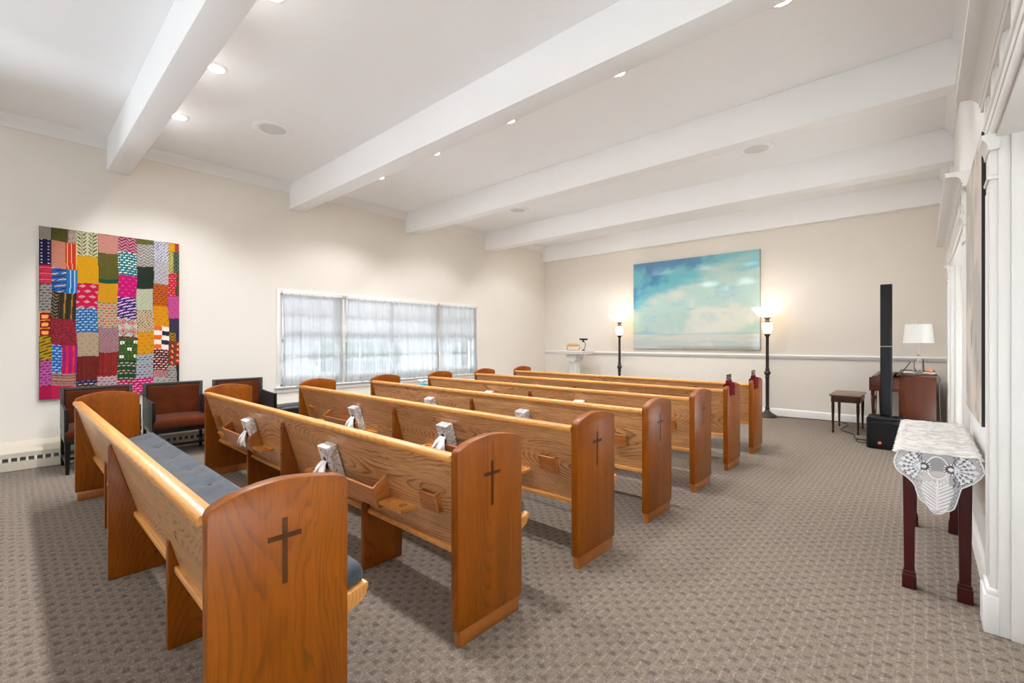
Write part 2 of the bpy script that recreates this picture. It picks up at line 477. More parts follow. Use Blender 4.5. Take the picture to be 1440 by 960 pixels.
# unseen glazed window behind, added to let fill light in
wn = thing('window_4', None or 'wide window added behind the viewer for fill light', 'window', (0, 0, 0)); del wn['category']; struct(wn)
g = MB()
for i in range(6):
    x = -6.4 + i * 1.18; g.box(x - 0.03, x + 0.03, YB - 0.14, YB - 0.06, 0.25, 3.2)
for z in (0.25, 1.2, 3.17): g.box(-6.4, -0.5, YB - 0.14, YB - 0.06, z, z + 0.06)
g.build('window_frame', M['trim'], wn)
g = MB(); g.box(-6.4, -0.5, YB - 0.105, YB - 0.095, 0.25, 3.2); g.build('pane', M['glass'], wn, smooth=False)

wn = thing('window_5', 'plain window bank added for fill light on the left wall behind the viewer', 'window'); del wn['category']; struct(wn)  # unseen windows added so fill light reaches the ceiling
g = MB()
for y in (-5.0, -3.95, -2.9, -1.85, -0.8): g.box(XL - 0.12, XL - 0.05, y - 0.03, y + 0.03, 0.5, 2.1)
for z in (0.5, 1.27, 2.04): g.box(XL - 0.12, XL - 0.05, -5.0, -0.8, z, z + 0.06)
g.build('window_frame', M['trim'], wn)
g = MB(); g.box(XL - 0.09, XL - 0.08, -5.0, -0.8, 0.5, 2.1); g.build('pane', M['glass'], wn, smooth=False)

# ceiling beams
beams = [(-5.41, -5.2), (-3.35, -3.14), (-1.29, -1.08), (0.77, 0.974), (2.832, 3.05), (4.896, 5.08), (6.946, 7.19), (8.97, YF)]
for i, (a, b) in enumerate(beams):
    m = MB(); m.box(XL, XR, a, b, 3.285, ZC, 0.006 if i < 7 else 0)
    struct(m.build('beam_%d' % (i + 1), M['ceil']))
# crown moulding on the left wall
cr = MB()
cprof = [(XL, 3.53), (XL + 0.012, 3.53), (XL + 0.016, 3.548), (XL + 0.03, 3.57), (XL + 0.055, 3.615), (XL + 0.075, 3.635), (XL + 0.08, 3.66), (XL, 3.66)]
prev = YB
for a, b in beams:
    cr.prism(cprof, prev, a, 'y'); prev = b
struct(cr.build('trim_1', M['trim'], angle=60))
cr = MB(); prev = YB
c2 = [(XR - (x - XL), z) for x, z in cprof]
for a, b in beams:
    if prev < 3.3 and a > -1.0:
        pass
    cr.prism(c2, prev, a, 'y'); prev = b
struct(cr.build('trim_2', M['trim'], angle=60))
# chair rail and baseboard on the far wall, baseboards right
m = MB(); m.prism([(YF, 1.0), (YF - 0.012, 1.0), (YF - 0.016, 1.012), (YF - 0.03, 1.028), (YF - 0.034, 1.055), (YF - 0.024, 1.066), (YF, 1.07)], XL, XR, 'x')
struct(m.build('trim_3', M['trim'], angle=50))
m = MB(); m.prism([(YF, 0), (YF - 0.02, 0), (YF - 0.02, 0.095), (YF - 0.012, 0.12), (YF, 0.128)], XL, XR, 'x')
struct(m.build('baseboard_far', M['trim'], angle=50))
m = MB()
bp = [(XR, 0), (XR - 0.018, 0), (XR - 0.018, 0.11), (XR - 0.012, 0.135), (XR, 0.145)]
m.prism(bp, O1[1] + 0.2, O2[0] - 0.2, 'y'); m.prism(bp, O2[1] + 0.2, YF - 0.02, 'y')
struct(m.build('baseboard_right', M['trim'], angle=50))
# long convector along the left wall
hb = thing('baseboard_left', 'cream convector casing along the left wall', 'heater'); del hb['category']; struct(hb)
m = MB()
m.prism([(XL, 0), (-6.775, 0), (-6.76, 0.005), (-6.76, 0.092), (-6.80, 0.092), (-6.80, 0.132), (-6.76, 0.132), (-6.76, 0.178), (-6.775, 0.19), (XL, 0.25)], YB, YF - 0.02, 'y')
m.build('casing', M['heater'], hb, angle=30)
m = MB()
y = -6.3
while y < 8.9:
    m.box(-6.80, -6.758, y, y + 0.018, 0.09, 0.134); y += 0.060
m.build('grille_bars', M['trim'], hb, smooth=False)
m = MB(); m.box(-6.80, -6.797, YB, YF - 0.02, 0.094, 0.130); m.build('slot', M['dark_slot'], hb, smooth=False)

# door casings with classical entablature on the right wall
def casing(idx, y0, y1):
    t = thing('door_%d' % idx, 'white cased opening with pilasters and entablature', 'doorway'); del t['category']; struct(t)
    for (a, b, dirn) in ((y0 - 0.15, y0, -1), (y1, y1 + 0.15, 1)):
        m = MB()
        m.box(XR - 0.03, XR, a, b, 0, HEAD - 0.0, 0.003)
        for k in range(3):   # raised vertical flutes on the face
            yy = a + 0.035 + k * 0.04
            m.box(XR - 0.035, XR - 0.03, yy - 0.008, yy + 0.008, 0.25, HEAD - 0.24, 0.002)
        m.box(XR - 0.050, XR, a - 0.012, b + 0.012, 0, 0.17, 0.004)
        m.box(XR - 0.042, XR, a - 0.007, b + 0.007, 0.17, 0.20, 0.006)
        m.box(XR - 0.038, XR, a - 0.01, b + 0.01, HEAD - 0.20, HEAD - 0.18, 0.005)
        m.prism([(XR, HEAD - 0.07), (XR - 0.035, HEAD - 0.07), (XR - 0.037, HEAD - 0.05), (XR - 0.045, HEAD - 0.03), (XR - 0.056, HEAD - 0.02), (XR - 0.056, HEAD), (XR, HEAD)], a - 0.02, b + 0.02, 'y')
        m.build('pilaster', M['trim'], t, angle=40)
    m = MB()   # jambs and head lining
    for yy, s in ((y0, 1), (y1, -1)):
        def seg(x0, x1, d): m.box(x0, x1, min(yy, yy + s * d), max(yy, yy + s * d), 0, HEAD, 0.002)
        seg(XR - 0.004, XR + 0.034, 0.010); seg(XR + 0.034, XR + 0.074, 0.022); seg(XR + 0.074, XR + T + 0.01, 0.014); seg(XR + 0.15, XR + 0.19, 0.030)
    m.box(XR - 0.01, XR + T + 0.01, y0, y1, HEAD - 0.018, HEAD, 0.002)
    m.build('jamb', M['trim'], t)
    e0, e1 = y0 - 0.17, y1 + 0.17
    z = HEAD
    m = MB()
    m.prism([(XR, z), (XR - 0.030, z), (XR - 0.030, z + 0.032), (XR - 0.034, z + 0.035), (XR - 0.034, z + 0.072), (XR - 0.038, z + 0.076), (XR - 0.042, z + 0.084), (XR - 0.042, z + 0.092), (XR, z + 0.092)], e0, e1, 'y')
    m.build('architrave', M['trim'], t, angle=30)
    m = MB(); m.box(XR - 0.018, XR, e0 + 0.02, e1 - 0.02, z + 0.09, z + 0.20)
    n = int((e1 - e0) / 0.30)
    for k in range(n + 1):
        yy = e0 + 0.09 + k * (e1 - e0 - 0.18) / n
        m.box(XR - 0.034, XR - 0.018, yy - 0.055, yy + 0.055, z + 0.092, z + 0.192, 0.003)
        for q in (-0.03, 0, 0.03):
            m.box(XR - 0.040, XR - 0.034, yy + q - 0.009, yy + q + 0.009, z + 0.092, z + 0.192, 0.002)
    m.build('frieze', M['trim'], t)
    m = MB()
    prof = [(XR, z + 0.19), (XR - 0.042, z + 0.19), (XR - 0.046, z + 0.203), (XR - 0.040, z + 0.206), (XR - 0.044, z + 0.216)]
    for k in range(7):
        a = k / 6 * PI / 2
        prof.append((XR - 0.048 - 0.048 * (1 - math.cos(a)), z + 0.218 + 0.05 * math.sin(a)))
    prof += [(XR - 0.13, z + 0.27), (XR - 0.13, z + 0.29), (XR - 0.138, z + 0.30), (XR, z + 0.30)]
    m.prism(prof, e0 - 0.06, e1 + 0.06, 'y')
    m.build('cornice', M['trim'], t, angle=30)
casing(1, *O1); casing(2, *O2)

# ------------------------------------------------------------------ windows on the left wall
def window(idx, y0, y1, nsash):
    t = thing('window_%d' % idx, 'white sash window behind sheer curtain', 'window'); del t['category']; struct(t)
    m = MB()
    xo = XL - 0.10
    m.box(xo - 0.03, XL - 0.0, y0, y0 + 0.03, WZ0, WZ1).box(xo - 0.03, XL, y1 - 0.03, y1, WZ0, WZ1).box(xo - 0.03, XL, y0, y1, WZ1 - 0.03, WZ1).box(xo - 0.03, XL, y0, y1, WZ0, WZ0 + 0.03)
    m.build('window_frame', M['trim'], t)
    w = (y1 - y0 - 0.06) / nsash
    for s in range(nsash):
        a = y0 + 0.03 + s * w; b = a + w
        for lo, hi, dx in ((WZ0 + 0.03, 1.33, 0.0), (1.29, WZ1 - 0.03, -0.025)):
            m = MB(); x0, x1 = xo + dx, xo + dx + 0.024
            m.box(x0, x1, a, a + 0.04, lo, hi).box(x0, x1, b - 0.04, b, lo, hi).box(x0, x1, a, b, lo, lo + 0.045).box(x0, x1, a, b, hi - 0.045, hi)
            m.box(x0, x1, a, b, (lo + hi) / 2 - 0.01, (lo + hi) / 2 + 0.01)
            for q in (1, 2):
                yy = a + (b - a) * q / 3; m.box(x0, x1, yy - 0.01, yy + 0.01, lo, hi)
            sh = m.build('sash', M['trim'], t, smooth=False)
            p = MB(); p.box(x0 + 0.010, x0 + 0.014, a + 0.01, b - 0.01, lo + 0.01, hi - 0.01); p.build('pane', M['glass'], sh, smooth=False)
    return t
secs = [(2.70, 3.66, 1), (3.70, 5.62, 2), (5.66, 6.63, 1)]
for i, (a, b, n) in enumerate(secs): window(i + 1, a, b, n)
m = MB()   # casing, mullions and sill
m.box(XL, XL + 0.018, WY0 - 0.055, WY0, WZ0 - 0.02, WZ1 + 0.055, 0.003).box(XL, XL + 0.018, WY1, WY1 + 0.055, WZ0 - 0.02, WZ1 + 0.055, 0.003).box(XL, XL + 0.018, WY0, WY1, WZ1, WZ1 + 0.055, 0.003)
for y in (3.68, 5.64): m.box(XL - 0.1, XL + 0.018, y - 0.03, y + 0.03, WZ0, WZ1, 0.003)
m.box(XL - 0.1, XL + 0.05, WY0 - 0.08, WY1 + 0.08, WZ0 - 0.022, WZ0, 0.006)
m.box(XL, XL + 0.016, WY0 - 0.055, WY1 + 0.055, WZ0 - 0.09, WZ0 - 0.022, 0.004)
struct(m.build('trim_4', M['trim']))
# venetian blinds over the upper sashes
blinds = [(2.74, 3.62, 'left-hand'), (3.75, 4.63, ''), (4.68, 5.58, ''), (5.70, 6.59, '')]
bl_lab = ['white slatted blind behind the sheer curtain nearest the chairs', 'white slatted blind behind the wide middle curtain, nearer the chairs', 'white slatted blind behind the wide middle curtain, nearer the far wall', 'white slatted blind behind the sheer curtain nearest the far wall']
for (a, b, _), lab in zip(blinds, bl_lab):
    t = thing('window_blind', lab, 'blind', (0, 0, 0), 0, 'slatted blinds behind the curtains')
    m = MB()
    z = 1.36
    while z < 1.95:
        m.hexa([(XL - 0.066, a, z), (XL - 0.045, a, z + 0.012), (XL - 0.045, b, z + 0.012), (XL - 0.066, b, z), (XL - 0.066, a, z + 0.0012), (XL - 0.045, a, z + 0.0132), (XL - 0.045, b, z + 0.0132), (XL - 0.066, b, z + 0.0012)])
        z += 0.021
    m.build('slats', M['blind'], t, smooth=False)
    m = MB(); m.box(XL - 0.07, XL - 0.04, a, b, 1.96, 1.988, 0.002); m.build('headrail', M['blind'], t)
    m = MB(); m.box(XL - 0.066, XL - 0.046, a, b, 1.335, 1.35, 0.002); m.build('bottom_rail', M['blind'], t)
# sheer curtains
cur = [(2.715, 3.655, 'sheer white curtain over the narrow window nearest the chairs', 0.0),
       (3.70, 5.63, 'wide sheer white curtain over the middle window', 1.0),
       (5.66, 6.66, 'sheer white curtain over the narrow window nearest the far wall', 2.0)]
for (a, b, lab, ph) in cur:
    t = thing('sheer_curtain', lab, 'curtain', (XL + 0.03, (a + b) / 2, 0.63), 0, 'sheer curtains')
    m = MB()
    def f(u, v, a=a, b=b, ph=ph):
        y = (u - 0.5) * (b - a)
        yy = y * (1 + 0.012 * math.sin(v * 7 + ph)) + 0.012 * math.sin(u * 31 + v * 3 + ph) * (1 - v)
        d = 0.009 * math.sin(u * (b - a) * 60 + 1.3 * math.sin(v * 2.1 + u * 9 + ph)) + 0.007 * math.sin(u * (b - a) * 101 + ph + v)
        z = v * 1.375 + (0.008 * math.sin(u * 23 + ph) - 0.012) * (1 - v) + 0.006
        return (0.008 + d * (0.75 + 0.5 * (1 - v)), yy, z)
    m.grid(f, int((b - a) * 150), 14)
    m.build('cloth', M['sheer'], t)
    m = MB(); m.tube([(0.008, -(b - a) / 2 - 0.012, 1.378), (0.008, (b - a) / 2 + 0.012, 1.378)], 0.006, 8); m.build('curtain_rod', M['trim'], t)
    for s in (-1, 1):
        m = MB(); yy = s * ((b - a) / 2 + 0.004)
        m.box(-0.012, 0.016, yy - 0.006, yy + 0.006, 1.37, 1.392, 0.002).tube([(0.012, yy, 1.392), (0.016, yy, 1.41), (0.008, yy, 1.418)], 0.004, 6)
        m.build('bracket', M['brass'], t)

# ------------------------------------------------------------------ outside
m = MB(); m.box(-60, XL - 0.25, -40, 60, -0.5, -0.3); struct(m.build('ground', M['asphalt'], smooth=False))
m = MB(); m.box(XL - 0.3, 20, -60, YB - 0.25, -0.5, -0.3); struct(m.build('ground_back', M['asphalt'], smooth=False))
for k, (x, y, s) in enumerate(((-22, 6.5, 1.0), (-24, 13.5, 1.3), (-23, 22.5, 1.2))):
    m = MB()
    bmesh.ops.create_icosphere(m.bm, subdivisions=3, radius=1.0)
    for v in m.bm.verts:
        q = 1 + 0.18 * math.sin(v.co.x * 9 + k) * math.sin(v.co.y * 8) * math.sin(v.co.z * 7 + 1)
        v.co = Vector((v.co.x * 1.2 * s * q, v.co.y * 2.0 * s * q, max(v.co.z, -0.9) * 0.95 * s * q))
    o = m.build('hedge_bush', M['leaf'], None, loc=(x, y, 0.5))
    tag(o, ('green bush outside seen through the curtain nearest the chairs', 'green bush outside behind the wide middle curtain', 'green bush outside behind the curtain nearest the far wall')[k], 'bush', 'bushes outside the windows')
# ------------------------------------------------------------------ pews
PX0, PX1 = -1.85, 1.85
def off(z): return 0.013 + (0.739 - z) * 0.2875         # rear face of the slanted back
SUP = 0.2763; SZ = 0.961
def frame_on_back(z0):
    """(x, up-slope, outward) -> pew space, origin on the rear face of the back at height z0"""
    y0 = off(z0)
    return lambda a, s, n: (a, y0 - SUP * s - SZ * n, z0 + SZ * s - SUP * n)
def end_profile():
    p = [(0.0, 0.07), (0.0, 0.812)]
    for k in range(1, 6):
        a = k / 6 * PI / 2 * 0.85
        p.append((0.030 * (1 - math.cos(a)), 0.812 + 0.030 * math.sin(a)))
    for u in (0.06, 0.10, 0.14, 0.18, 0.21, 0.25, 0.30, 0.345, 0.375):
        if u < 0.2: z = 0.847 + 0.033 * math.sin((u - 0.02) / 0.18 * PI / 2)
        else: z = 0.880 - 0.028 * ((u - 0.2) / 0.19) ** 1.6
        p.append((u, z))
    for k in range(0, 5):
        a = PI / 2 - k / 4 * PI / 2
        p.append((0.387 + 0.024 * math.cos(a), 0.826 + 0.024 * math.sin(a)))
    p += [(0.411, 0.07)]
    return p
def make_pew(label, loc):
    t = thing('oak_pew', label, 'pew', loc, 0, 'oak pews in rows')
    for s in (-1, 1):
        xo = s * 1.85; xi = s * 1.802
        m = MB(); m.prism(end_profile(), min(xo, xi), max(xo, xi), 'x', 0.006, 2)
        e = m.build('end_panel', M['oak_z_shade'], t, origin=(s * 1.826, 0.2, 0.45), angle=40)
        m = MB(); m.box(-0.019, 0.019, -0.185, 0.193, -0.45, -0.379, 0.003)
        m.build('toe_block', M['oak_toe'], e)
        if s == 1:
            m = MB()
            m.box(0.0225, 0.0250, -0.003 + 0.0, 0.013, 0.11, 0.312).box(0.0225, 0.0250, -0.045, 0.055, 0.247, 0.263)
            m.build('cross', M['inlay'], e, smooth=False)
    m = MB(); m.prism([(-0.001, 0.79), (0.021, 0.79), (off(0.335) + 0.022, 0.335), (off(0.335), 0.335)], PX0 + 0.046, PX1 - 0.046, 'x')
    m.build('back_panel', M['oak_x_lit'], t, origin=(0, 0.06, 0.5), smooth=False)
    m = MB(); m.prism([(-0.012, 0.785), (0.040, 0.785), (0.044, 0.789), (0.044, 0.808), (0.036, 0.814), (-0.008, 0.814), (-0.014, 0.808), (-0.014, 0.788)], PX0 + 0.045, PX1 - 0.045, 'x', 0.002, 1)
    m.build('top_rail', M['oak_rail'], t, origin=(0, 0, 0.8))
    m = MB(); m.prism([(0.108, 0.322), (0.16, 0.322), (0.16, 0.345), (0.113, 0.348), (0.108, 0.344)], PX0 + 0.045, PX1 - 0.045, 'x', 0.002, 1)
    m.build('rear_ledge', M['oak_rail'], t, origin=(0, 0.12, 0.33))
    m = MB(); m.prism([(0.14, 0.335), (0.43, 0.348), (0.496, 0.378), (0.512, 0.410), (0.514, 0.428), (0.506, 0.434), (0.49, 0.428), (0.43, 0.414), (0.15, 0.358)], PX0 + 0.042, PX1 - 0.042, 'x', 0.003, 2)
    m.build('seat', M['oak_rail'], t, origin=(0, 0.3, 0.38), angle=40)
    m = MB()   # tufted cushion
    LX = 1.785
    btn = [-1.58 + 0.4514 * k for k in range(8)]
    def top(x, y):
        dz = 0.0
        for b in btn:
            d2 = ((x - b) / 0.055) ** 2 + ((y - 0.425) / 0.05) ** 2
            dz -= 0.020 * math.exp(-d2)
        ex = min(1, (LX - abs(x)) / 0.03); ey = min(1, min(y - 0.168, 0.502 - y) / 0.03)
        return dz - 0.022 * (1 - math.sqrt(max(0, 1 - (1 - max(0, ex)) ** 2))) - 0.022 * (1 - math.sqrt(max(0, 1 - (1 - max(0, ey)) ** 2)))
    xs = sorted(set([-LX, -LX + 0.004, -LX + 0.012, -LX + 0.03] + [LX, LX - 0.004, LX - 0.012, LX - 0.03] + [-LX + 0.03 + (2 * LX - 0.06) * k / 120 for k in range(121)]))
    ys = [0.168, 0.172, 0.18, 0.198] + [0.198 + 0.274 * k / 14 for k in range(1, 14)] + [0.472, 0.490, 0.498, 0.502]
    base = lambda y: 0.360 + (y - 0.15) * 0.205
    V = [[m.bm.verts.new((x, y, base(y) + 0.072 + top(x, y))) for y in ys] for x in xs]
    Bt = [[m.bm.verts.new((x, y, base(y) + 0.004)) if (i in (0, len(xs) - 1) or j in (0, len(ys) - 1)) else None for j, y in enumerate(ys)] for i, x in enumerate(xs)]
    nx, ny = len(xs), len(ys)
    for i in range(nx - 1):
        for j in range(ny - 1):
            m.bm.faces.new([V[i][j], V[i + 1][j], V[i + 1][j + 1], V[i][j + 1]])
        for j in (0, ny - 1):
            m.bm.faces.new([V[i][j], Bt[i][j], Bt[i + 1][j], V[i + 1][j]])
    for j in range(ny - 1):
        for i in (0, nx - 1):
            m.bm.faces.new([V[i][j], V[i][j + 1], Bt[i][j + 1], Bt[i][j]])
    cu = m.build('seat_cushion', M['cushion'], t, angle=60)
    for b in btn:
        m = MB(); m.lathe([(0.0001, -0.004), (0.010, -0.003), (0.012, 0.0), (0.008, 0.004), (0.0001, 0.005)], 0, 0, 0, 12)
        m.build('button', M['cushion'], cu, loc=(b, 0.425, base(0.425) + 0.072 - 0.017))
    # supports under the slanted back
    th = 0.017
    tall = [(0.0, 0.0), (0.0, 0.722), (0.003, 0.735), (0.010, 0.741), (off(0.735) + 0.003, 0.737), (off(0.335) + 0.002, 0.335), (0.352, 0.342), (0.338, 0.0)]
    zt = 0.739 - (0.085 - 0.013) / 0.2875
    short = [(0.085, 0.0), (0.085, zt - 0.035), (0.088, zt - 0.02), (0.094, zt - 0.015), (off(zt - 0.03) + 0.004, zt - 0.03), (off(0.335) + 0.002, 0.335), (0.352, 0.342), (0.338, 0.0)]
    for x, poly in ((0.0, tall), (-0.93, short), (0.93, short)):
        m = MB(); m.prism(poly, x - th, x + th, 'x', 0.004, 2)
        o = m.build('support_leg', M['oak_z_shade'], t, origin=(x, 0.15, 0.3), angle=40)
        if x == 0.0:
            for z in (0.70, 0.52):
                m = MB(); m.lathe([(0.007, 0), (0.007, 0.004), (0.0001, 0.006)], 0, -0.1495, z - 0.3, 10, frame=Matrix.Rotation(PI / 2, 3, 'X'))
                m.build('bolt', M['plug'], o)
    return t
def hole_plate(m, x0, x1, y0, y1, z0, z1, n=24):
    """plate along x with two round holes"""
    h = (x1 - x0) / 2
    for c in range(2):
        a0, a1 = x0 + c * h, x0 + (c + 1) * h
        cx, cy = (a0 + a1) / 2, (y0 + y1) / 2; r = min(h, y1 - y0) * 0.27
        ring = []; outer = []
        for k in range(n):
            a = 2 * PI * k / n
            dx, dy = math.cos(a), math.sin(a)
            s = min(h / 2 / max(abs(dx), 1e-9), (y1 - y0) / 2 / max(abs(dy), 1e-9))
            ring.append((cx + r * dx, cy + r * dy)); outer.append((cx + s * dx, cy + s * dy))
        for z in (z0, z1):
            for k in range(n):
                q = (k + 1) % n
                m._add([(*ring[k], z), (*ring[q], z), (*outer[q], z), (*outer[k], z)], [(0, 1, 2, 3)])
        for k in range(n):
            q = (k + 1) % n
            m._add([(*ring[k], z0), (*ring[q], z0), (*ring[q], z1), (*ring[k], z1)], [(0, 1, 2, 3)])
    for (a, b) in (((x0, y0), (x1, y0)), ((x1, y0), (x1, y1)), ((x1, y1), (x0, y1)), ((x0, y1), (x0, y0))):
        m._add([(*a, z0), (*b, z0), (*b, z1), (*a, z1)], [(0, 1, 2, 3)])
    return m
def add_racks(t):
    F = frame_on_back(0.462)
    for s in (-1, 1):
        c = s * 0.90
        m = MB()
        m.boxf(F, c - 0.325, c + 0.325, 0.0, 0.014, 0.0, 0.072)
        m.boxf(F, c - 0.312, c + 0.312, 0.0, 0.112, 0.072, 0.085, 0.002, 1)
        for q in (-1, 1):
            xx = c + q * 0.318
            m.hexa([F(xx - 0.008, -0.004, 0), F(xx + 0.008, -0.004, 0), F(xx + 0.008, -0.004, 0.088), F(xx - 0.008, -0.004, 0.088),
                    F(xx - 0.008, 0.150, 0), F(xx + 0.008, 0.150, 0), F(xx + 0.008, 0.118, 0.088), F(xx - 0.008, 0.118, 0.088)], 0.002, 1)
        m.build('book_rack', M['oak_dark'], t, origin=(c, 0.05, 0.5))
        for q in (-1, 1):
            x0 = c + q * 0.435
            m = MB(); yb = off(0.478)
            hole_plate(m, x0 - 0.098, x0 + 0.098, yb - 0.088, yb + 0.002, 0.470, 0.486)
            m.build('cup_holder', M['oak_rail'], t, origin=(x0, 0.05, 0.48), smooth=False)
        F2 = frame_on_back(0.522)
        x0 = s * 1.60
        m = MB()
        m.boxf(F2, x0 - 0.062, x0 + 0.062, 0.0, 0.092, 0.020, 0.030, 0.002, 1)
        m.boxf(F2, x0 - 0.062, x0 - 0.050, 0.0, 0.092, 0.0, 0.020).boxf(F2, x0 + 0.050, x0 + 0.062, 0.0, 0.092, 0.0, 0.020).boxf(F2, x0 - 0.05, x0 + 0.05, 0.0, 0.012, 0.0, 0.020)
        ch = m.build('card_holder', M['oak_dark'], t, origin=(x0, 0.06, 0.56))
        for dx in (-0.05, 0.05):
            m = MB(); m.boxf(F2, x0 + dx - 0.003, x0 + dx + 0.003, 0.043, 0.049, 0.0295, 0.0312)
            o = m.build('screw', M['plug'], ch, origin=(x0, 0.06, 0.56), smooth=False); o.location = (0, 0, 0)
PXC = -3.30
PY = [0.363, 1.267, 2.163, 3.046, 3.938, 4.830, 5.735]
pew_labels = ['oak pew nearest the camera, long blue-grey cushion in view, no racks on its back',
              'oak pew second from the camera, two racks on its back, mostly seen from behind',
              'oak pew third from the camera, between the second and fourth rows',
              'oak pew in the middle row, fourth from the camera',
              'oak pew fifth from the camera, just behind the two pews with ribbons',
              'oak pew second from the front wall, burgundy ribbon sign on its end',
              'oak pew nearest the painting wall, burgundy ribbon sign on its aisle end']
p2 = make_pew(pew_labels[1], (PXC, PY[1], 0))
pews = {2: p2}
p1 = copy_tree(p2); p1.location = (PXC, PY[0], 0); p1['label'] = pew_labels[0]; pews[1] = p1
for ch in p1.children:
    for b in ch.children:
        if b.name.startswith('bolt'):
            b.data = b.data.copy(); b.data.materials[0] = M['chrome']
add_racks(p2)
bpy.context.view_layer.update()
for k in range(3, 8):
    c = copy_tree(p2, None, ('cross',) if k >= 6 else ())
    c.location = (PXC, PY[k - 1], 0); c['label'] = pew_labels[k - 1]; pews[k] = c

# tissue boxes standing in the racks
def make_tissue_box():
    t = thing('tissue_box', '', 'tissue box', (0, 0, 0), 0, 'tissue boxes in the pew racks')
    m = MB(); m.box(-0.060, 0.060, -0.066, 0.0, 0.0, 0.235, 0.003, 1)
    m.build('carton', M['marbled'], t)
    m = MB()
    for k in range(20):
        pass
    m.lathe([(0.001, 0), (0.032, 0), (0.032, 0.0012), (0.001, 0.0012)], 0, -0.066, 0.125, 20, frame=Matrix.Rotation(PI / 2, 3, 'X') @ Matrix.Diagonal((0.7, 1.5, 1)))
    m.build('slot', M['plug'], t)
    m = MB()
    for sgn, ph in ((1, 0.3), (-1, 1.7)):
        def f(u, v, sgn=sgn, ph=ph):
            w = 0.024 + 0.060 * v ** 0.8
            x = (u - 0.5) * 2 * w - 0.030 * v + 0.006 * sgn * v
            n = -0.066 - 0.055 * math.sin(min(v * 1.5, 1.25)) - sgn * 0.006 * v
            z = 0.150 - 0.115 * v ** 1.35 + 0.012 * math.cos((u - 0.5) * 3) * v
            wr = 0.011 * math.sin(u * 9 + v * 6 + ph) * v + 0.006 * math.sin(u * 21 + v * 11 + ph) * v
            if v > 0.95: z += 0.012 * math.sin(u * 13 + ph)
            return (x, n + wr, z + 0.5 * wr)
        m.grid(f, 16, 12)
    m.build('tissue', M['tissue'], t, solid=0.0012)
    return t
tb = make_tissue_box()
order = ['second', 'third', 'fourth', 'fifth', 'sixth', 'seventh']
first = True
for k in range(2, 8):
    for s in (-1, 1):
        o = tb if first else copy_tree(tb)
        first = False
        F = frame_on_back(0.462)
        xx = PXC + (0.69 if s == 1 else -0.63) + rnd.uniform(-0.015, 0.015)
        p = F(0, 0.0145, 0.0015)
        o.location = (xx, PY[k - 1] + p[1], p[2])
        o.rotation_euler = (math.asin(SUP), 0, rnd.uniform(-0.04, 0.04))
        side = 'window-side' if s == -1 else 'aisle-side'
        o['label'] = 'grey marbled tissue box in the %s rack of the %s pew from the camera' % (side, order[k - 2])

# reserved signs with ribbons on the two front pews
for k, lab in ((6, 'small dark sign with burgundy ribbon on the end of the sixth pew from the camera'), (7, 'small dark sign with burgundy ribbon on the pew end nearest the painting wall')):
    t = thing('reserved_sign', lab, 'sign', (PXC + 1.826, PY[k - 1] + 0.06, 0.0), 0, 'ribbon signs on pew ends')
    m = MB()   # ribbon draped over the top of the end panel
    path = [(0.0285, 0.760), (0.0285, 0.80), (0.0285, 0.84), (0.025, 0.878), (0.0, 0.889), (-0.025, 0.878), (-0.0285, 0.85), (-0.0285, 0.80)]
    def f(u, v, path=path):
        q = v * (len(path) - 1); i = min(int(q), len(path) - 2); fr = q - i
        x = path[i][0] * (1 - fr) + path[i + 1][0] * fr; z = path[i][1] * (1 - fr) + path[i + 1][1] * fr
        x += (0.002 + 0.003 * (math.sin(u * 14) ** 2)) * (1 if v < 0.5 else -1)
        return (x, 0.05 + (u - 0.5) * 0.135 + 0.015 * (0.5 - v), z - (0.02 * (1 - u) ** 2 if abs(z - 0.88) < 0.02 else 0) - 0.022 * abs(u - 0.5) * (v < 0.05))
    m.grid(f, 14, 21); m.build('ribbon', M['burgundy'], t, solid=0.004)
    m = MB(); m.boxf(lambda a, b, c: (a - 0.008 * 0 + 0.3 * (c - 0.885) * 0 + a * 0, b, c), -0.012, 0.012, -0.02, 0.11, 0.880, 0.905, 0.003); m.build('stand', M['burgundy'], t)
    m = MB(); m.box(-0.004, 0.004, -0.02, 0.115, 0.898, 0.965, 0.001); pl = m.build('plate', M['sign'], t)
    m = MB()
    for j, w in enumerate((0.09, 0.105, 0.07)):
        z = 0.948 - j * 0.017; m.box(0.004, 0.0048, 0.0475 - w / 2, 0.0475 + w / 2, z - 0.003, z + 0.003)
    m.build('lettering', M['brass'], pl, smooth=False)
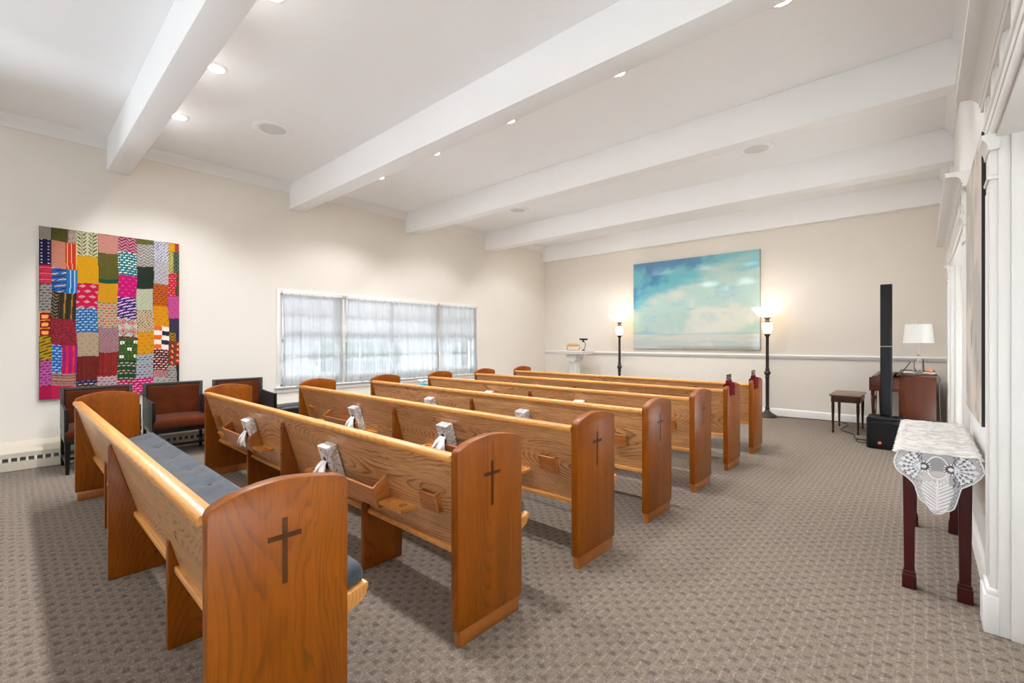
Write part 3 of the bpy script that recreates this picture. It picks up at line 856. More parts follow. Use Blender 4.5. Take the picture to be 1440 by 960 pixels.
# ------------------------------------------------------------------ rust armchairs on the left
def cushion_mesh(m, x0, x1, y0, y1, z0, z1, r=0.03, crown=0.02, n=14):
    """soft box: top face crowned, rounded edges"""
    def ease(t): return math.sqrt(max(0, 1 - (1 - min(1, t)) ** 2))
    xs = [x0 + (x1 - x0) * (0.5 - 0.5 * math.cos(PI * k / n)) for k in range(n + 1)]
    ys = [y0 + (y1 - y0) * (0.5 - 0.5 * math.cos(PI * k / n)) for k in range(n + 1)]
    def e(x, y):
        dx = min(x - x0, x1 - x) / r; dy = min(y - y0, y1 - y) / r
        return ease(dx) * ease(dy)
    zm = (z0 + z1) / 2
    def cz(x, y):
        u = (x - x0) / (x1 - x0) * 2 - 1; v = (y - y0) / (y1 - y0) * 2 - 1
        return crown * (1 - u * u) * (1 - v * v)
    T_ = [[m.bm.verts.new((x, y, zm + (z1 - zm) * (0.35 + 0.65 * e(x, y)) + cz(x, y))) for y in ys] for x in xs]
    B_ = [[m.bm.verts.new((x, y, zm - (zm - z0) * (0.35 + 0.65 * e(x, y)))) for y in ys] for x in xs]
    for i in range(n):
        for j in range(n):
            m.bm.faces.new([T_[i][j], T_[i + 1][j], T_[i + 1][j + 1], T_[i][j + 1]])
            m.bm.faces.new([B_[i][j], B_[i][j + 1], B_[i + 1][j + 1], B_[i + 1][j]])
        for j in (0, n):
            m.bm.faces.new([T_[i][j], B_[i][j], B_[i + 1][j], T_[i + 1][j]])
            m.bm.faces.new([T_[j][i], T_[j][i + 1], B_[j][i + 1], B_[j][i]])
    return m
def make_chair(label, loc):
    t = thing('velvet_armchair', label, 'chair', loc, 0, 'rust velvet armchairs')
    for s in (-1, 1):
        m = MB(); m.hexa([(0.0, s * 0.262, 0), (0.03, s * 0.262, 0), (0.03, s * 0.288, 0), (0.0, s * 0.288, 0), (0.0, s * 0.258, 0.40), (0.045, s * 0.258, 0.40), (0.045, s * 0.29, 0.40), (0.0, s * 0.29, 0.40)], 0.002, 1)
        m.build('leg', M['black_lacquer'], t)
        m = MB(); m.hexa([(0.520, s * 0.256, 0), (0.548, s * 0.256, 0), (0.548, s * 0.284, 0), (0.520, s * 0.284, 0), (0.507, s * 0.246, 0.30), (0.550, s * 0.246, 0.30), (0.550, s * 0.288, 0.30), (0.507, s * 0.288, 0.30)], 0.002, 1)
        m.build('leg', M['black_lacquer'], t)
        m = MB(); m.prism([(0.045, 0.33), (0.045, 0.655), (0.515, 0.628), (0.515, 0.345)], min(s * 0.268, s * 0.29), max(s * 0.268, s * 0.29), 'y', 0.003, 1)
        ar = m.build('arm_panel', M['slate_frame'], t)
        m = MB(); m.box(0.505, 0.538, min(s * 0.262, s * 0.293), max(s * 0.262, s * 0.293), 0.30, 0.634, 0.004, 2); m.build('arm_post', M['black_lacquer'], ar)
        m = MB(); m.box(0.03, 0.52, s * 0.27 - 0.011, s * 0.27 + 0.011, 0.095, 0.12, 0.002, 1); m.build('stretcher', M['black_lacquer'], t)
    m = MB(); m.box(0.27, 0.292, -0.262, 0.262, 0.095, 0.12, 0.002, 1); m.build('stretcher', M['black_lacquer'], t)
    m = MB(); m.box(0.0, 0.05, -0.292, -0.262, 0.39, 0.815, 0.004).box(0.0, 0.05, 0.262, 0.292, 0.39, 0.815, 0.004).box(0.0, 0.05, -0.262, 0.262, 0.787, 0.815, 0.004).box(0.0, 0.012, -0.262, 0.262, 0.40, 0.787)
    m.build('back_frame', M['slate_frame'], t)
    m = MB(); m.box(0.02, 0.548, -0.285, 0.285, 0.29, 0.345, 0.004); m.build('seat_frame', M['black_lacquer'], t)
    # back cushion: crowned pad tilted onto the frame, with stitched cross seam
    m = MB(); cushion_mesh(m, -0.19, 0.19, -0.256, 0.256, -0.03, 0.03, 0.03, 0.008, 16)
    for v in m.bm.verts:
        d = min(abs(v.co.y), abs(v.co.x - 0.0))
        if v.co.z > 0.02: v.co.z -= 0.006 * math.exp(-(d / 0.012) ** 2)
    b = m.build('back_cushion', M['velvet'], t, loc=(0.045, 0, 0.592), rot=(0, R(84), PI))
    b.rotation_euler = (0, R(86), 0)
    m = MB(); cushion_mesh(m, 0.06, 0.60, -0.262, 0.262, 0.338, 0.445, 0.045, 0.022, 18)
    for v in m.bm.verts:
        if v.co.x > 0.545: v.co.y *= 1.0 + 0.10 * min(1, (v.co.x - 0.545) / 0.03)
    m.build('seat_cushion', M['velvet'], t)
    return t
CX = -6.72
ch0 = make_chair('rust velvet armchair on its own below the left part of the patchwork hanging', (CX, 0.655, 0))
for y, lab in ((1.335, 'middle one of the three rust velvet armchairs, between two pew ends'), (2.03, 'rust velvet armchair nearest the window, beside the black leather bench')):
    c = copy_tree(ch0); c.location = (CX, y, 0); c['label'] = lab
# black leather benches under the window
def make_bench(label, loc, L):
    t = thing('leather_bench', label, 'bench', loc, 0, 'black leather benches under the window')
    m = MB(); cushion_mesh(m, -0.17, 0.17, -L / 2, L / 2, 0.30, 0.42, 0.05, 0.02, 16); m.build('seat', M['leather'], t)
    m = MB(); m.box(-0.15, 0.15, -L / 2 + 0.02, L / 2 - 0.02, 0.25, 0.315, 0.004); fr = m.build('frame', M['black_lacquer'], t)
    m = MB()
    n = int(L / 0.03)
    for k in range(n): m.lathe([(0.005, 0), (0.004, 0.003), (0.0001, 0.004)], 0.15, -L / 2 + 0.03 + k * (L - 0.06) / (n - 1), 0.295, 8, frame=Matrix.Rotation(PI / 2, 3, 'Y'))
    m.build('nail_heads', M['steel'], fr)
    for sx in (-1, 1):
        for sy in (-1, 1):
            m = MB(); x, y = sx * 0.13, sy * (L / 2 - 0.05)
            m.hexa([(x - 0.014, y - 0.014, 0), (x + 0.014, y - 0.014, 0), (x + 0.014, y + 0.014, 0), (x - 0.014, y + 0.014, 0), (x - 0.02, y - 0.02, 0.26), (x + 0.02, y - 0.02, 0.26), (x + 0.02, y + 0.02, 0.26), (x - 0.02, y + 0.02, 0.26)], 0.002, 1)
            m.build('leg', M['black_lacquer'], t)
    return t
make_bench('black leather bench with nail heads beside the third rust armchair', (-6.56, 2.82, 0), 0.80)
make_bench('black leather bench under the wide curtain, behind the third pew end', (-6.56, 3.80, 0), 0.80)
t = thing('side_table', 'low black side table under the window carrying a turquoise tissue box', 'table', (-6.55, 5.0, 0))
m = MB(); m.box(-0.2, 0.2, -0.30, 0.30, 0.455, 0.485, 0.004); m.build('tabletop', M['black_lacquer'], t)
for sx in (-1, 1):
    for sy in (-1, 1):
        m = MB(); m.box(sx * 0.17 - 0.016, sx * 0.17 + 0.016, sy * 0.26 - 0.016, sy * 0.26 + 0.016, 0, 0.456, 0.002, 1); m.build('leg', M['black_lacquer'], t)
m = MB(); m.box(-0.16, 0.16, -0.25, 0.25, 0.40, 0.456); m.build('apron', M['black_lacquer'], t, smooth=False)
t = thing('tissue_box', 'flat turquoise tissue box with white tissues on the black side table', 'tissue box', (-6.60, 4.93, 0.486))
m = MB(); m.box(-0.06, 0.06, -0.115, 0.115, 0, 0.055, 0.003, 1); m.build('carton', M['aqua'], t)
m = MB()
def f(u, v):
    a = u * 2 * PI
    r = 0.02 + 0.055 * v
    return (r * math.cos(a) * 0.7, r * math.sin(a) * 1.35 + 0.012 * math.sin(a * 5) * v, 0.05 + 0.085 * math.sin(v * 2.3) + 0.014 * math.sin(a * 4 + 1) * v)
m.grid(f, 32, 8); m.build('tissue', M['tissue'], t, solid=0.001)

# ------------------------------------------------------------------ colour-grid pictures
def colour_grid(name, mat, nu, nv, posf, colf, parent, attr_alpha=False, keep=None, solid=0.0):
    """grid mesh whose faces carry a colour computed per cell (u right, v up)"""
    vs = []
    for i in range(nu + 1):
        for j in range(nv + 1): vs.append(posf(i / nu, j / nv))
    fs = []; cols = []
    for i in range(nu):
        for j in range(nv):
            u, v = (i + 0.5) / nu, (j + 0.5) / nv
            if keep is not None and not keep(u, v): continue
            a = i * (nv + 1) + j
            fs.append((a, a + nv + 1, a + nv + 2, a + 1)); cols.append(colf(u, v))
    me = bpy.data.meshes.new(name); me.from_pydata(vs, [], fs); me.update()
    at = me.attributes.new('col', 'FLOAT_COLOR', 'FACE')
    flat = np.ones((len(fs), 4), dtype=np.float32)
    flat[:, :] = np.array([c if len(c) == 4 else (*c, 1.0) for c in cols], dtype=np.float32)
    at.data.foreach_set('color', flat.ravel())
    me.materials.append(mat)
    o = bpy.data.objects.new(name, me); C.objects.link(o)
    if parent is not None: o.parent = parent
    if solid:
        md = o.modifiers.new('solid', 'SOLIDIFY'); md.thickness = solid; md.offset = 0
    return o
L3 = lambda c: s2l(c)[:3]

# --- patchwork hanging. patches: (u0,u1,v0,v1 (v from top), base, motif colour, second, pattern)
Q = []
def P_(x0, x1, y0, y1, base, mot=None, sec=None, pat='plain'):
    Q.append((x0, x1, y0, y1, L3(base), L3(mot or base), L3(sec or mot or base), pat))
cols_u = [0, 0.075, 0.235, 0.38, 0.52, 0.66, 0.79, 0.91, 1.0]
# column 1
P_(0, .075, 0, .075, (176, 164, 146), (150, 138, 122), None, 'fleck'); P_(0, .075, .075, .225, (32, 22, 70), (230, 214, 230), None, 'dots')
P_(0, .075, .225, .335, (214, 20, 84), (196, 120, 70), (90, 90, 60), 'hstripe'); P_(0, .075, .335, .495, (168, 160, 152), (62, 58, 62), None, 'dash')
P_(0, .075, .495, .635, (156, 20, 28), (236, 160, 70), (226, 148, 60), 'frames'); P_(0, .075, .635, .775, (196, 160, 10), (48, 40, 22), None, 'slant')
P_(0, .075, .775, .925, (208, 96, 166), (84, 26, 84), None, 'dash'); P_(0, .075, .925, 1, (206, 14, 74), (150, 10, 90), None, 'fleck')
# column 2
P_(.075, .18, 0, .075, (98, 94, 34), (70, 66, 20), None, 'fleck'); P_(.18, .235, 0, .075, (206, 190, 168), (150, 84, 84), None, 'fleck')
P_(.075, .165, .075, .235, (222, 150, 128), (206, 122, 100), None, 'fleck'); P_(.165, .235, .075, .235, (216, 70, 36), (226, 170, 100), (190, 24, 30), 'vstripe')
P_(.075, .165, .235, .375, (30, 104, 182), (24, 22, 70), (222, 170, 110), 'slant'); P_(.165, .235, .235, .375, (34, 140, 200), (30, 80, 160), (180, 200, 220), 'vstripe')
P_(.075, .12, .375, .53, (34, 28, 26), (150, 130, 100), None, 'zig'); P_(.12, .235, .375, .53, (62, 52, 32), (36, 28, 22), (160, 110, 40), 'vstripe')
P_(.075, .235, .53, .685, (140, 22, 36), (178, 60, 72), None, 'fleck'); P_(.075, .135, .685, .85, (34, 110, 190), (150, 190, 220), None, 'dash'); P_(.135, .235, .685, .85, (204, 20, 92), (110, 24, 110), (220, 40, 60), 'vstripe')
P_(.075, .235, .85, .925, (196, 140, 126), (70, 26, 34), (96, 76, 52), 'hstripe'); P_(.075, .235, .925, 1, (214, 22, 80), (60, 20, 90), (226, 140, 110), 'tri')
# column 3
P_(.235, .38, 0, .15, (226, 214, 172), (44, 84, 50), None, 'leaf'); P_(.235, .38, .15, .315, (244, 176, 6), (226, 160, 4), None, 'fleck')
P_(.235, .38, .315, .465, (218, 16, 72), (240, 190, 190), None, 'dia'); P_(.235, .38, .465, .61, (28, 112, 190), (170, 190, 180), None, 'dash')
P_(.235, .38, .61, .755, (198, 176, 142), (150, 110, 90), None, 'dash3'); P_(.235, .38, .755, .905, (112, 26, 22), (132, 40, 26), None, 'vstripe2')
P_(.235, .38, .905, 1, (26, 36, 84), (210, 170, 110), (60, 110, 170), 'dash')
# column 4
P_(.38, .52, 0, .115, (226, 158, 140), (206, 128, 112), None, 'fleck'); P_(.38, .52, .115, .275, (112, 104, 40), (78, 74, 26), None, 'fleck'); P_(.38, .52, .275, .30, (22, 82, 54), None, None, 'plain')
P_(.38, .52, .30, .42, (238, 168, 14), (222, 150, 10), None, 'fleck'); P_(.38, .52, .42, .575, (212, 184, 150), (196, 40, 60), (50, 120, 70), 'dash')
P_(.38, .52, .575, .73, (180, 140, 142), (130, 70, 90), None, 'dash2'); P_(.38, .52, .73, .875, (134, 24, 24), (176, 56, 34), None, 'vstripe2'); P_(.38, .52, .875, 1, (206, 196, 198), (170, 40, 60), None, 'dash')
# column 5
P_(.52, .66, 0, .10, (160, 36, 80), (222, 170, 180), None, 'zig'); P_(.52, .66, .10, .245, (12, 130, 146), (226, 224, 190), None, 'dash')
P_(.52, .66, .245, .385, (214, 10, 122), (226, 90, 110), None, 'dash3'); P_(.52, .66, .385, .52, (66, 30, 124), (220, 190, 200), None, 'slant')
P_(.52, .66, .52, .635, (226, 216, 204), (216, 84, 56), (40, 34, 44), 'dia2'); P_(.52, .66, .635, .645, (170, 20, 40), None, None, 'plain')
P_(.52, .66, .645, .785, (66, 98, 34), (240, 234, 220), None, 'square'); P_(.52, .66, .785, .915, (26, 86, 56), (206, 150, 130), (16, 60, 40), 'dash'); P_(.52, .66, .915, 1, (214, 14, 104), (236, 150, 170), None, 'dash')
# column 6
P_(.66, .79, 0, .03, (112, 112, 40), (90, 88, 30), None, 'fleck'); P_(.66, .79, .03, .175, (150, 138, 132), (222, 214, 206), None, 'zig'); P_(.66, .79, .175, .32, (30, 52, 42), (60, 48, 34), None, 'slant2')
P_(.66, .79, .32, .46, (216, 214, 180), (170, 196, 170), None, 'slant2'); P_(.66, .79, .46, .60, (228, 198, 160), (64, 30, 40), None, 'dash2'); P_(.66, .79, .60, .745, (242, 162, 10), (120, 74, 10), None, 'dash3')
P_(.66, .79, .745, .895, (196, 192, 202), (70, 64, 84), (90, 150, 130), 'dash'); P_(.66, .79, .895, 1, (214, 14, 110), (236, 150, 190), None, 'dash')
# column 7
P_(.79, .91, 0, .14, (226, 224, 230), (56, 40, 110), None, 'dash2'); P_(.79, .91, .14, .285, (218, 212, 212), (160, 152, 158), None, 'net'); P_(.79, .91, .285, .43, (212, 104, 14), (110, 34, 40), None, 'dash')
P_(.79, .91, .43, .565, (242, 160, 8), (150, 90, 10), None, 'dash3'); P_(.79, .91, .565, .715, (236, 224, 208), (216, 92, 20), (34, 28, 62), 'check'); P_(.79, .91, .715, .855, (96, 14, 38), (216, 186, 170), None, 'dash'); P_(.79, .91, .855, .90, (222, 160, 156), (130, 40, 60), None, 'fleck'); P_(.79, .91, .90, 1, (196, 190, 186), (60, 60, 80), None, 'dash3')
# column 8
P_(.91, .965, 0, .055, (244, 170, 10), None, None, 'plain'); P_(.965, 1, 0, .055, (200, 40, 40), (150, 90, 70), None, 'vstripe'); P_(.91, .955, .055, .20, (222, 200, 110), (70, 84, 40), None, 'dash2'); P_(.955, 1, .055, .20, (44, 74, 62), (130, 140, 120), None, 'net')
P_(.91, .975, .20, .355, (214, 16, 76), (226, 120, 80), None, 'dash'); P_(.975, 1, .20, .355, (90, 78, 40), (140, 40, 40), None, 'vstripe'); P_(.91, 1, .355, .505, (216, 84, 152), (120, 50, 100), (206, 0, 130), 'dash3')
P_(.91, 1, .505, .60, (62, 50, 82), (80, 70, 90), None, 'fleck'); P_(.91, .97, .60, .66, (190, 150, 20), (60, 50, 30), None, 'zig'); P_(.97, 1, .60, .66, (62, 44, 84), None, None, 'plain')
P_(.91, 1, .66, .82, (174, 24, 34), (44, 84, 50), (230, 160, 60), 'swirl'); P_(.91, .98, .82, .96, (190, 182, 172), (70, 66, 70), None, 'dash'); P_(.98, 1, .82, .96, (34, 36, 52), None, None, 'plain'); P_(.91, 1, .96, 1, (190, 182, 172), None, None, 'plain')
QW, QH = 1.24, 1.87
rs = np.random.RandomState(3)
NZ = rs.rand(512, 512)
def nz(i, j): return NZ[int(i) % 512, int(j) % 512]
def quilt_col(u, v):
    vt = 1 - v
    uu = u + 0.006 * math.sin(vt * 14 + 3 * u) * (0.2 < vt) ; vv = vt + 0.004 * math.sin(u * 25)
    uu = min(max(uu, 0), 0.9999); vv = min(max(vv, 0), 0.9999)
    q = None
    for p in Q:
        if p[0] <= uu < p[1] and p[2] <= vv < p[3]: q = p; break
    if q is None: q = Q[0]
    base, mot, sec, pat = q[4:]
    x = (uu - q[0]) * QW / 0.01; y = (vv - q[2]) * QH / 0.01       # centimetres
    w = (q[1] - q[0]) * QW / 0.01; h = (q[3] - q[2]) * QH / 0.01
    gi, gj = int(u * 200), int(v * 300)
    r = nz(gi, gj)
    c = base; hit = 0
    if pat == 'fleck': hit = 0.7 if r > 0.62 else 0
    elif pat == 'dots': hit = 1 if (y % 3.6) < 1.2 and (abs(x - w * .2) < .7 or abs(x - w * .8) < .7) else 0
    elif pat in ('dash', 'dash2', 'dash3'):
        px, py, lx, ly = {'dash': (4.6, 3.0, 3.0, 1.1), 'dash2': (3.2, 2.0, 1.3, 1.0), 'dash3': (6.4, 4.2, 2.0, 0.8)}[pat]
        row = int(y / py); xx = (x + (row % 2) * px / 2) % px
        fy = (y % py) + 0.18 * (xx - lx / 2)
        if xx < lx and fy < ly:
            return mot if (row % 3 or sec == mot) else sec
    elif pat == 'hstripe':
        k = y % 6.5
        if 2.2 < k < 3.0: return mot
        if 4.6 < k < 5.4: return sec
    elif pat == 'vstripe':
        k = (x / w * 5) % 1; kk = int(x / w * 5)
        if k > 0.62: return (mot, sec)[kk % 2]
    elif pat == 'vstripe2': hit = 0.8 if nz(gi, 7) > 0.6 else (0.4 if r > 0.6 else 0)
    elif pat == 'slant':
        k = (y * 1.0 + x * 0.35) % 3.4
        if k < 1.3 and ((x * 0.8 + y) % 5.5) < 4.0: return mot if int((y + x * .35) / 3.4) % 2 or sec == mot else sec
    elif pat == 'slant2': hit = 0.8 if ((x + y * 0.8) % 4.0) < 1.3 and r > 0.25 else 0
    elif pat == 'zig': hit = 1 if ((y + abs((x % 7.0) - 3.5)) % 3.6) < 1.4 else 0
    elif pat == 'leaf':
        k = x % 9.0
        hit = 1 if abs(((y + abs(k - 4.5) * 1.2) % 4.2) - 2.1) < 0.8 and 0.7 < abs(k - 4.5) < 3.4 else 0
        if abs(k - 4.5) < 0.35: hit = 0.7
    elif pat == 'dia':
        row = int(y / 6.0); xx = ((x + (row % 2) * 4.5) % 9.0) - 4.5; yy = (y % 6.0) - 3.0
        d = abs(xx) / 3.2 + abs(yy) / 1.7
        hit = 1 if d < 1 and d > 0.3 else 0
    elif pat == 'dia2':
        xx = (x % 9.0) - 4.5; yy = (y % 10.0) - 5.0
        d = abs(xx) / 4.2 + abs(yy) / 4.6
        if d < 0.25: return sec
        if 0.42 < d < 0.75: return mot
        if 1.0 < d < 1.25 and (x + y) % 3 < 1.9: return sec
    elif pat == 'square':
        for (sx, sy) in ((.18, .22), (.92, .15), (.58, .5), (.18, .85), (.95, .8)):
            dx, dy = abs(x - sx * w), abs(y - sy * h)
            if dx < 1.9 and dy < 1.7: return sec if (dx > .6 or dy > .6) else base
        hit = 0.5 if (y % 4.2) < .5 and (x % 3.1) < .5 else 0
    elif pat == 'net': hit = 0.8 if abs(((x + y) % 5) - 2.5) < 0.55 or abs(((x - y) % 5) - 2.5) < 0.55 else 0
    elif pat == 'check':
        k = (int(y / h * 5), int(x / w * 2))
        return (mot, base, sec)[(k[0] * 1 + k[1] * 1 + (k[0] // 2)) % 3]
    elif pat == 'frames':
        k = (y % (h / 3)) / (h / 3); xx = x / w
        if k < 0.1 or xx < 0.12: return sec
        if abs(k - 0.6) < 0.22 and abs(xx - 0.55) < 0.3 * (1 - abs(k - .55)): return mot
    elif pat == 'tri':
        k = y % 6.0
        if x > w * .45 and abs(k - 3) < (x - w * .45) / (w * .55) * 2.6: return mot if int(y / 6) % 2 else sec
    elif pat == 'swirl':
        k = math.sin(x * 1.1) + math.sin(y * 0.9 + 1.5 * math.sin(x * 0.8))
        if k > 0.9: return mot
        if k < -1.25: return sec
    jit = 0.54 + 0.18 * r
    cc = tuple((base[i] * (1 - hit) + mot[i] * hit) * jit for i in range(3))
    if x < 0.35 or y < 0.35: cc = tuple(v_ * 0.6 for v_ in cc)
    return cc
t = thing('patchwork_hanging', 'large multicoloured patchwork wall hanging above the rust armchairs', 'wall hanging', (XL + 0.002, 0.22, 0.672))
colour_grid('patchwork', M['quilt'], 190, 290, lambda u, v: (0.0305 + 0.002 * math.sin(u * 40 + v * 9), u * QW, v * QH - (0.016 * math.sin(v * 1.0) * (u - 0.2) * 0)), quilt_col, t)
m = MB(); m.box(0, 0.028, 0.004, QW - 0.004, 0.004, QH - 0.004, 0.003); m.build('stretcher_board', M['canvas_edge'], t)

# --- fractal noise for the paintings
def fbm(n, seed, octs=6, base=3, ay=1.0):
    r = np.random.RandomState(seed); out = np.zeros((n, n)); amp = 1.0; tot = 0
    yy, xx = np.mgrid[0:n, 0:n] / n
    for o in range(octs):
        k = base * 2 ** o; g = r.rand(int(k * ay) + 3, k + 3)
        fx = xx * k; fy = yy * k * ay; ix = fx.astype(int); iy = fy.astype(int)
        tx = fx - ix; ty = fy - iy; tx = tx * tx * (3 - 2 * tx); ty = ty * ty * (3 - 2 * ty)
        a = g[iy, ix] * (1 - tx) + g[iy, ix + 1] * tx; b = g[iy + 1, ix] * (1 - tx) + g[iy + 1, ix + 1] * tx
        out += amp * (a * (1 - ty) + b * ty); tot += amp; amp *= 0.55
    return out / tot
N1 = fbm(300, 11, 6, 3, 1.0); N2 = fbm(300, 23, 6, 4, 2.0); N3 = fbm(300, 31, 5, 5, 1.0)
def lerp(a, b, t_): return tuple(a[i] * (1 - t_) + b[i] * t_ for i in range(3))
def ss(x, a, b):
    t_ = min(1, max(0, (x - a) / (b - a))); return t_ * t_ * (3 - 2 * t_)
TE, DB, CRM, PG, LB, TN = L3((92, 186, 200)), L3((30, 128, 178)), L3((226, 228, 212)), L3((186, 214, 204)), L3((150, 192, 206)), L3((150, 148, 124))
def sea_col(u, v):
    i = int(u * 299); j = int((1 - v) * 299)
    a, b, c = N1[j, i], N2[j, i], N3[j, i]
    y = 1 - v
    edge = 0.50 + 0.0 * u - 0.32 * (u - 0.1) + 0.5 * (b - 0.5)          # boundary of the blue sky
    sky = 1 - ss(y + (a - 0.5) * 0.75, edge - 0.20, edge + 0.16)
    blue = lerp(TE, DB, ss(c + (0.45 - u) * 0.5 + (0.4 - y) * 0.35, 0.50, 0.78))
    cloud = lerp(CRM, PG, ss(a, 0.42, 0.62))
    cloud = lerp(cloud, LB, ss(b + 0.12 * math.exp(-((u - .72) / .12) ** 2 - ((y - .7) / .08) ** 2), 0.56, 0.72) * 0.75)
    cc = lerp(cloud, blue, sky * 0.92)
    if y > 0.60: 
        cc = lerp(cc, LB, 0.35 * math.exp(-((y - 0.66) / 0.07) ** 2) * ss(N2[j, (i * 2) % 300], 0.40, 0.60))
    hz = ss(y, 0.825, 0.845)
    sea = lerp(L3((216, 218, 206)), L3((196, 208, 204)), ss(N2[(j * 2) % 300, i], 0.42, 0.6))
    cc = lerp(cc, sea, hz)
    cc = lerp(cc, L3((150, 190, 198)), 0.5 * math.exp(-((y - 0.835) / 0.008) ** 2))
    cc = lerp(cc, TN, 0.75 * ss(y, 0.955, 0.985) * ss(N1[(j + 80) % 300, i] , 0.40, 0.56))
    return tuple(q * 0.84 for q in cc)
PX_0, PX_1, PZ0, PZ1 = -4.63, -2.17, 1.153, 2.955
t = thing('seascape_painting', 'large blue and cream cloudscape painting on the far wall between the floor lamps', 'painting', (PX_0, YF - 0.042, PZ0))
colour_grid('canvas', M['seascape'], 230, 170, lambda u, v: (u * (PX_1 - PX_0), -0.0005, v * (PZ1 - PZ0)), sea_col, t)
m = MB(); m.box(0.0, PX_1 - PX_0, 0.0, 0.040, 0.0, PZ1 - PZ0); m.build('stretcher_frame', M['canvas_edge'], t, smooth=False)
# abstract canvas on the right wall
def abs_col(u, v):
    i = int(u * 299); j = int((1 - v) * 299)
    a, b = N1[j, i], N3[j, i]
    cc = lerp(L3((206, 198, 188)), L3((176, 172, 166)), ss(a, .42, .6))
    cc = lerp(cc, L3((216, 196, 180)), ss(b, .5, .65) * .6)
    cc = lerp(cc, L3((112, 132, 108)), ss(b + .35 * math.exp(-((u - .45) / .25) ** 2 - ((v - .25) / .14) ** 2), .62, .85) * .8)
    return cc
t = thing('abstract_painting', 'tall pale abstract canvas with black edges on the right wall above the console table', 'painting', (XR - 0.027, 3.36, 0.86))
colour_grid('canvas', M['abstract'], 70, 90, lambda u, v: (-0.0005, u * 1.12, v * 1.52), abs_col, t)
m = MB(); m.box(0, 0.026, 0, 1.12, 0, 1.52); m.build('stretcher_frame', M['black_edge'], t, smooth=False)

# ------------------------------------------------------------------ console table with lace runner
t = thing('console_table', 'narrow dark mahogany console table against the right wall under a lace runner', 'table', (0, 0, 0))
for x in (-0.055, 0.155):
    for y in (3.205, 4.30):
        m = MB()
        m.hexa([(x - 0.021, y - 0.021, 0.09), (x + 0.021, y - 0.021, 0.09), (x + 0.021, y + 0.021, 0.09), (x - 0.021, y + 0.021, 0.09), (x - 0.026, y - 0.026, 0.66), (x + 0.026, y - 0.026, 0.66), (x + 0.026, y + 0.026, 0.66), (x - 0.026, y + 0.026, 0.66)], 0.003, 1)
        m.box(x - 0.029, x + 0.029, y - 0.029, y + 0.029, 0, 0.075, 0.003, 1).box(x - 0.026, x + 0.026, y - 0.026, y + 0.026, 0.072, 0.092, 0.004, 1)
        m.build('leg', M['mahog'], t)
m = MB(); m.box(-0.07, 0.17, 3.19, 4.315, 0.635, 0.705); m.build('apron', M['mahog'], t, smooth=False)
m = MB(); m.box(-0.095, 0.20, 3.155, 4.36, 0.70, 0.724, 0.005); m.build('tabletop', M['mahog'], t)
t = thing('lace_runner', 'white lace table runner draped over the console table', 'table runner', (0, 0, 0))
m = MB()
def f(u, v):
    y = 3.150 + v * 1.245
    ph = v * 1.245 / 0.067
    sc_ = abs(math.sin(ph * PI / 1.0))
    e = 0.008 + 0.016 * math.sqrt(sc_)
    x0, x1 = -0.100 - e, 0.203 + e * 0.8
    x = x0 + u * (x1 - x0)
    d = min(x - x0, x1 - x)
    z = 0.7275 + 0.0035 * abs(math.sin(ph * PI / 2 + 0.4 * math.sin(u * 9))) + 0.0015 * math.sin(u * 22)
    if x < -0.094 or x > 0.199: z -= 0.010 * (1 - d / max(e, .01)) + 0.002
    z += 0.0025 * math.exp(-((u - 0.47) / 0.02) ** 2) + 0.002 * math.exp(-((u - 0.74) / 0.02) ** 2)
    return (x, y, z)
m.grid(f, 40, 150); m.build('cover', M['runner'], t, solid=0.003)
outl = [(-0.100, .7285), (-0.112, .695), (-0.118, .666), (-0.110, .636), (-0.092, .612), (-0.072, .600), (-0.055, .584), (-0.046, .576), (-0.034, .556), (-0.030, .536), (-0.024, .515), (-0.018, .494), (-0.006, .480), (0.010, .470), (0.020, .453), (0.030, .437), (0.044, .428), (0.060, .430), (0.076, .440), (0.086, .452), (0.100, .455), (0.114, .468), (0.122, .492), (0.128, .517), (0.134, .545), (0.141, .575), (0.158, .588), (0.183, .608), (0.206, .635), (0.222, .668), (0.215, .698), (0.204, .7285)]
def inside(x, z):
    c = False; n = len(outl)
    for i in range(n):
        x1, z1 = outl[i]; x2, z2 = outl[(i + 1) % n]
        if (z1 > z) != (z2 > z) and x < (x2 - x1) * (z - z1) / (z2 - z1) + x1: c = not c
    return c
def dedge(x, z):
    best = 9
    for i in range(len(outl) - 1):
        x1, z1 = outl[i]; x2, z2 = outl[i + 1]
        dx, dz = x2 - x1, z2 - z1
        tt = max(0, min(1, ((x - x1) * dx + (z - z1) * dz) / (dx * dx + dz * dz)))
        best = min(best, math.hypot(x - x1 - tt * dx, z - z1 - tt * dz))
    return best
FX0, FX1, FZ0, FZ1 = -0.122, 0.226, 0.424, 0.7285
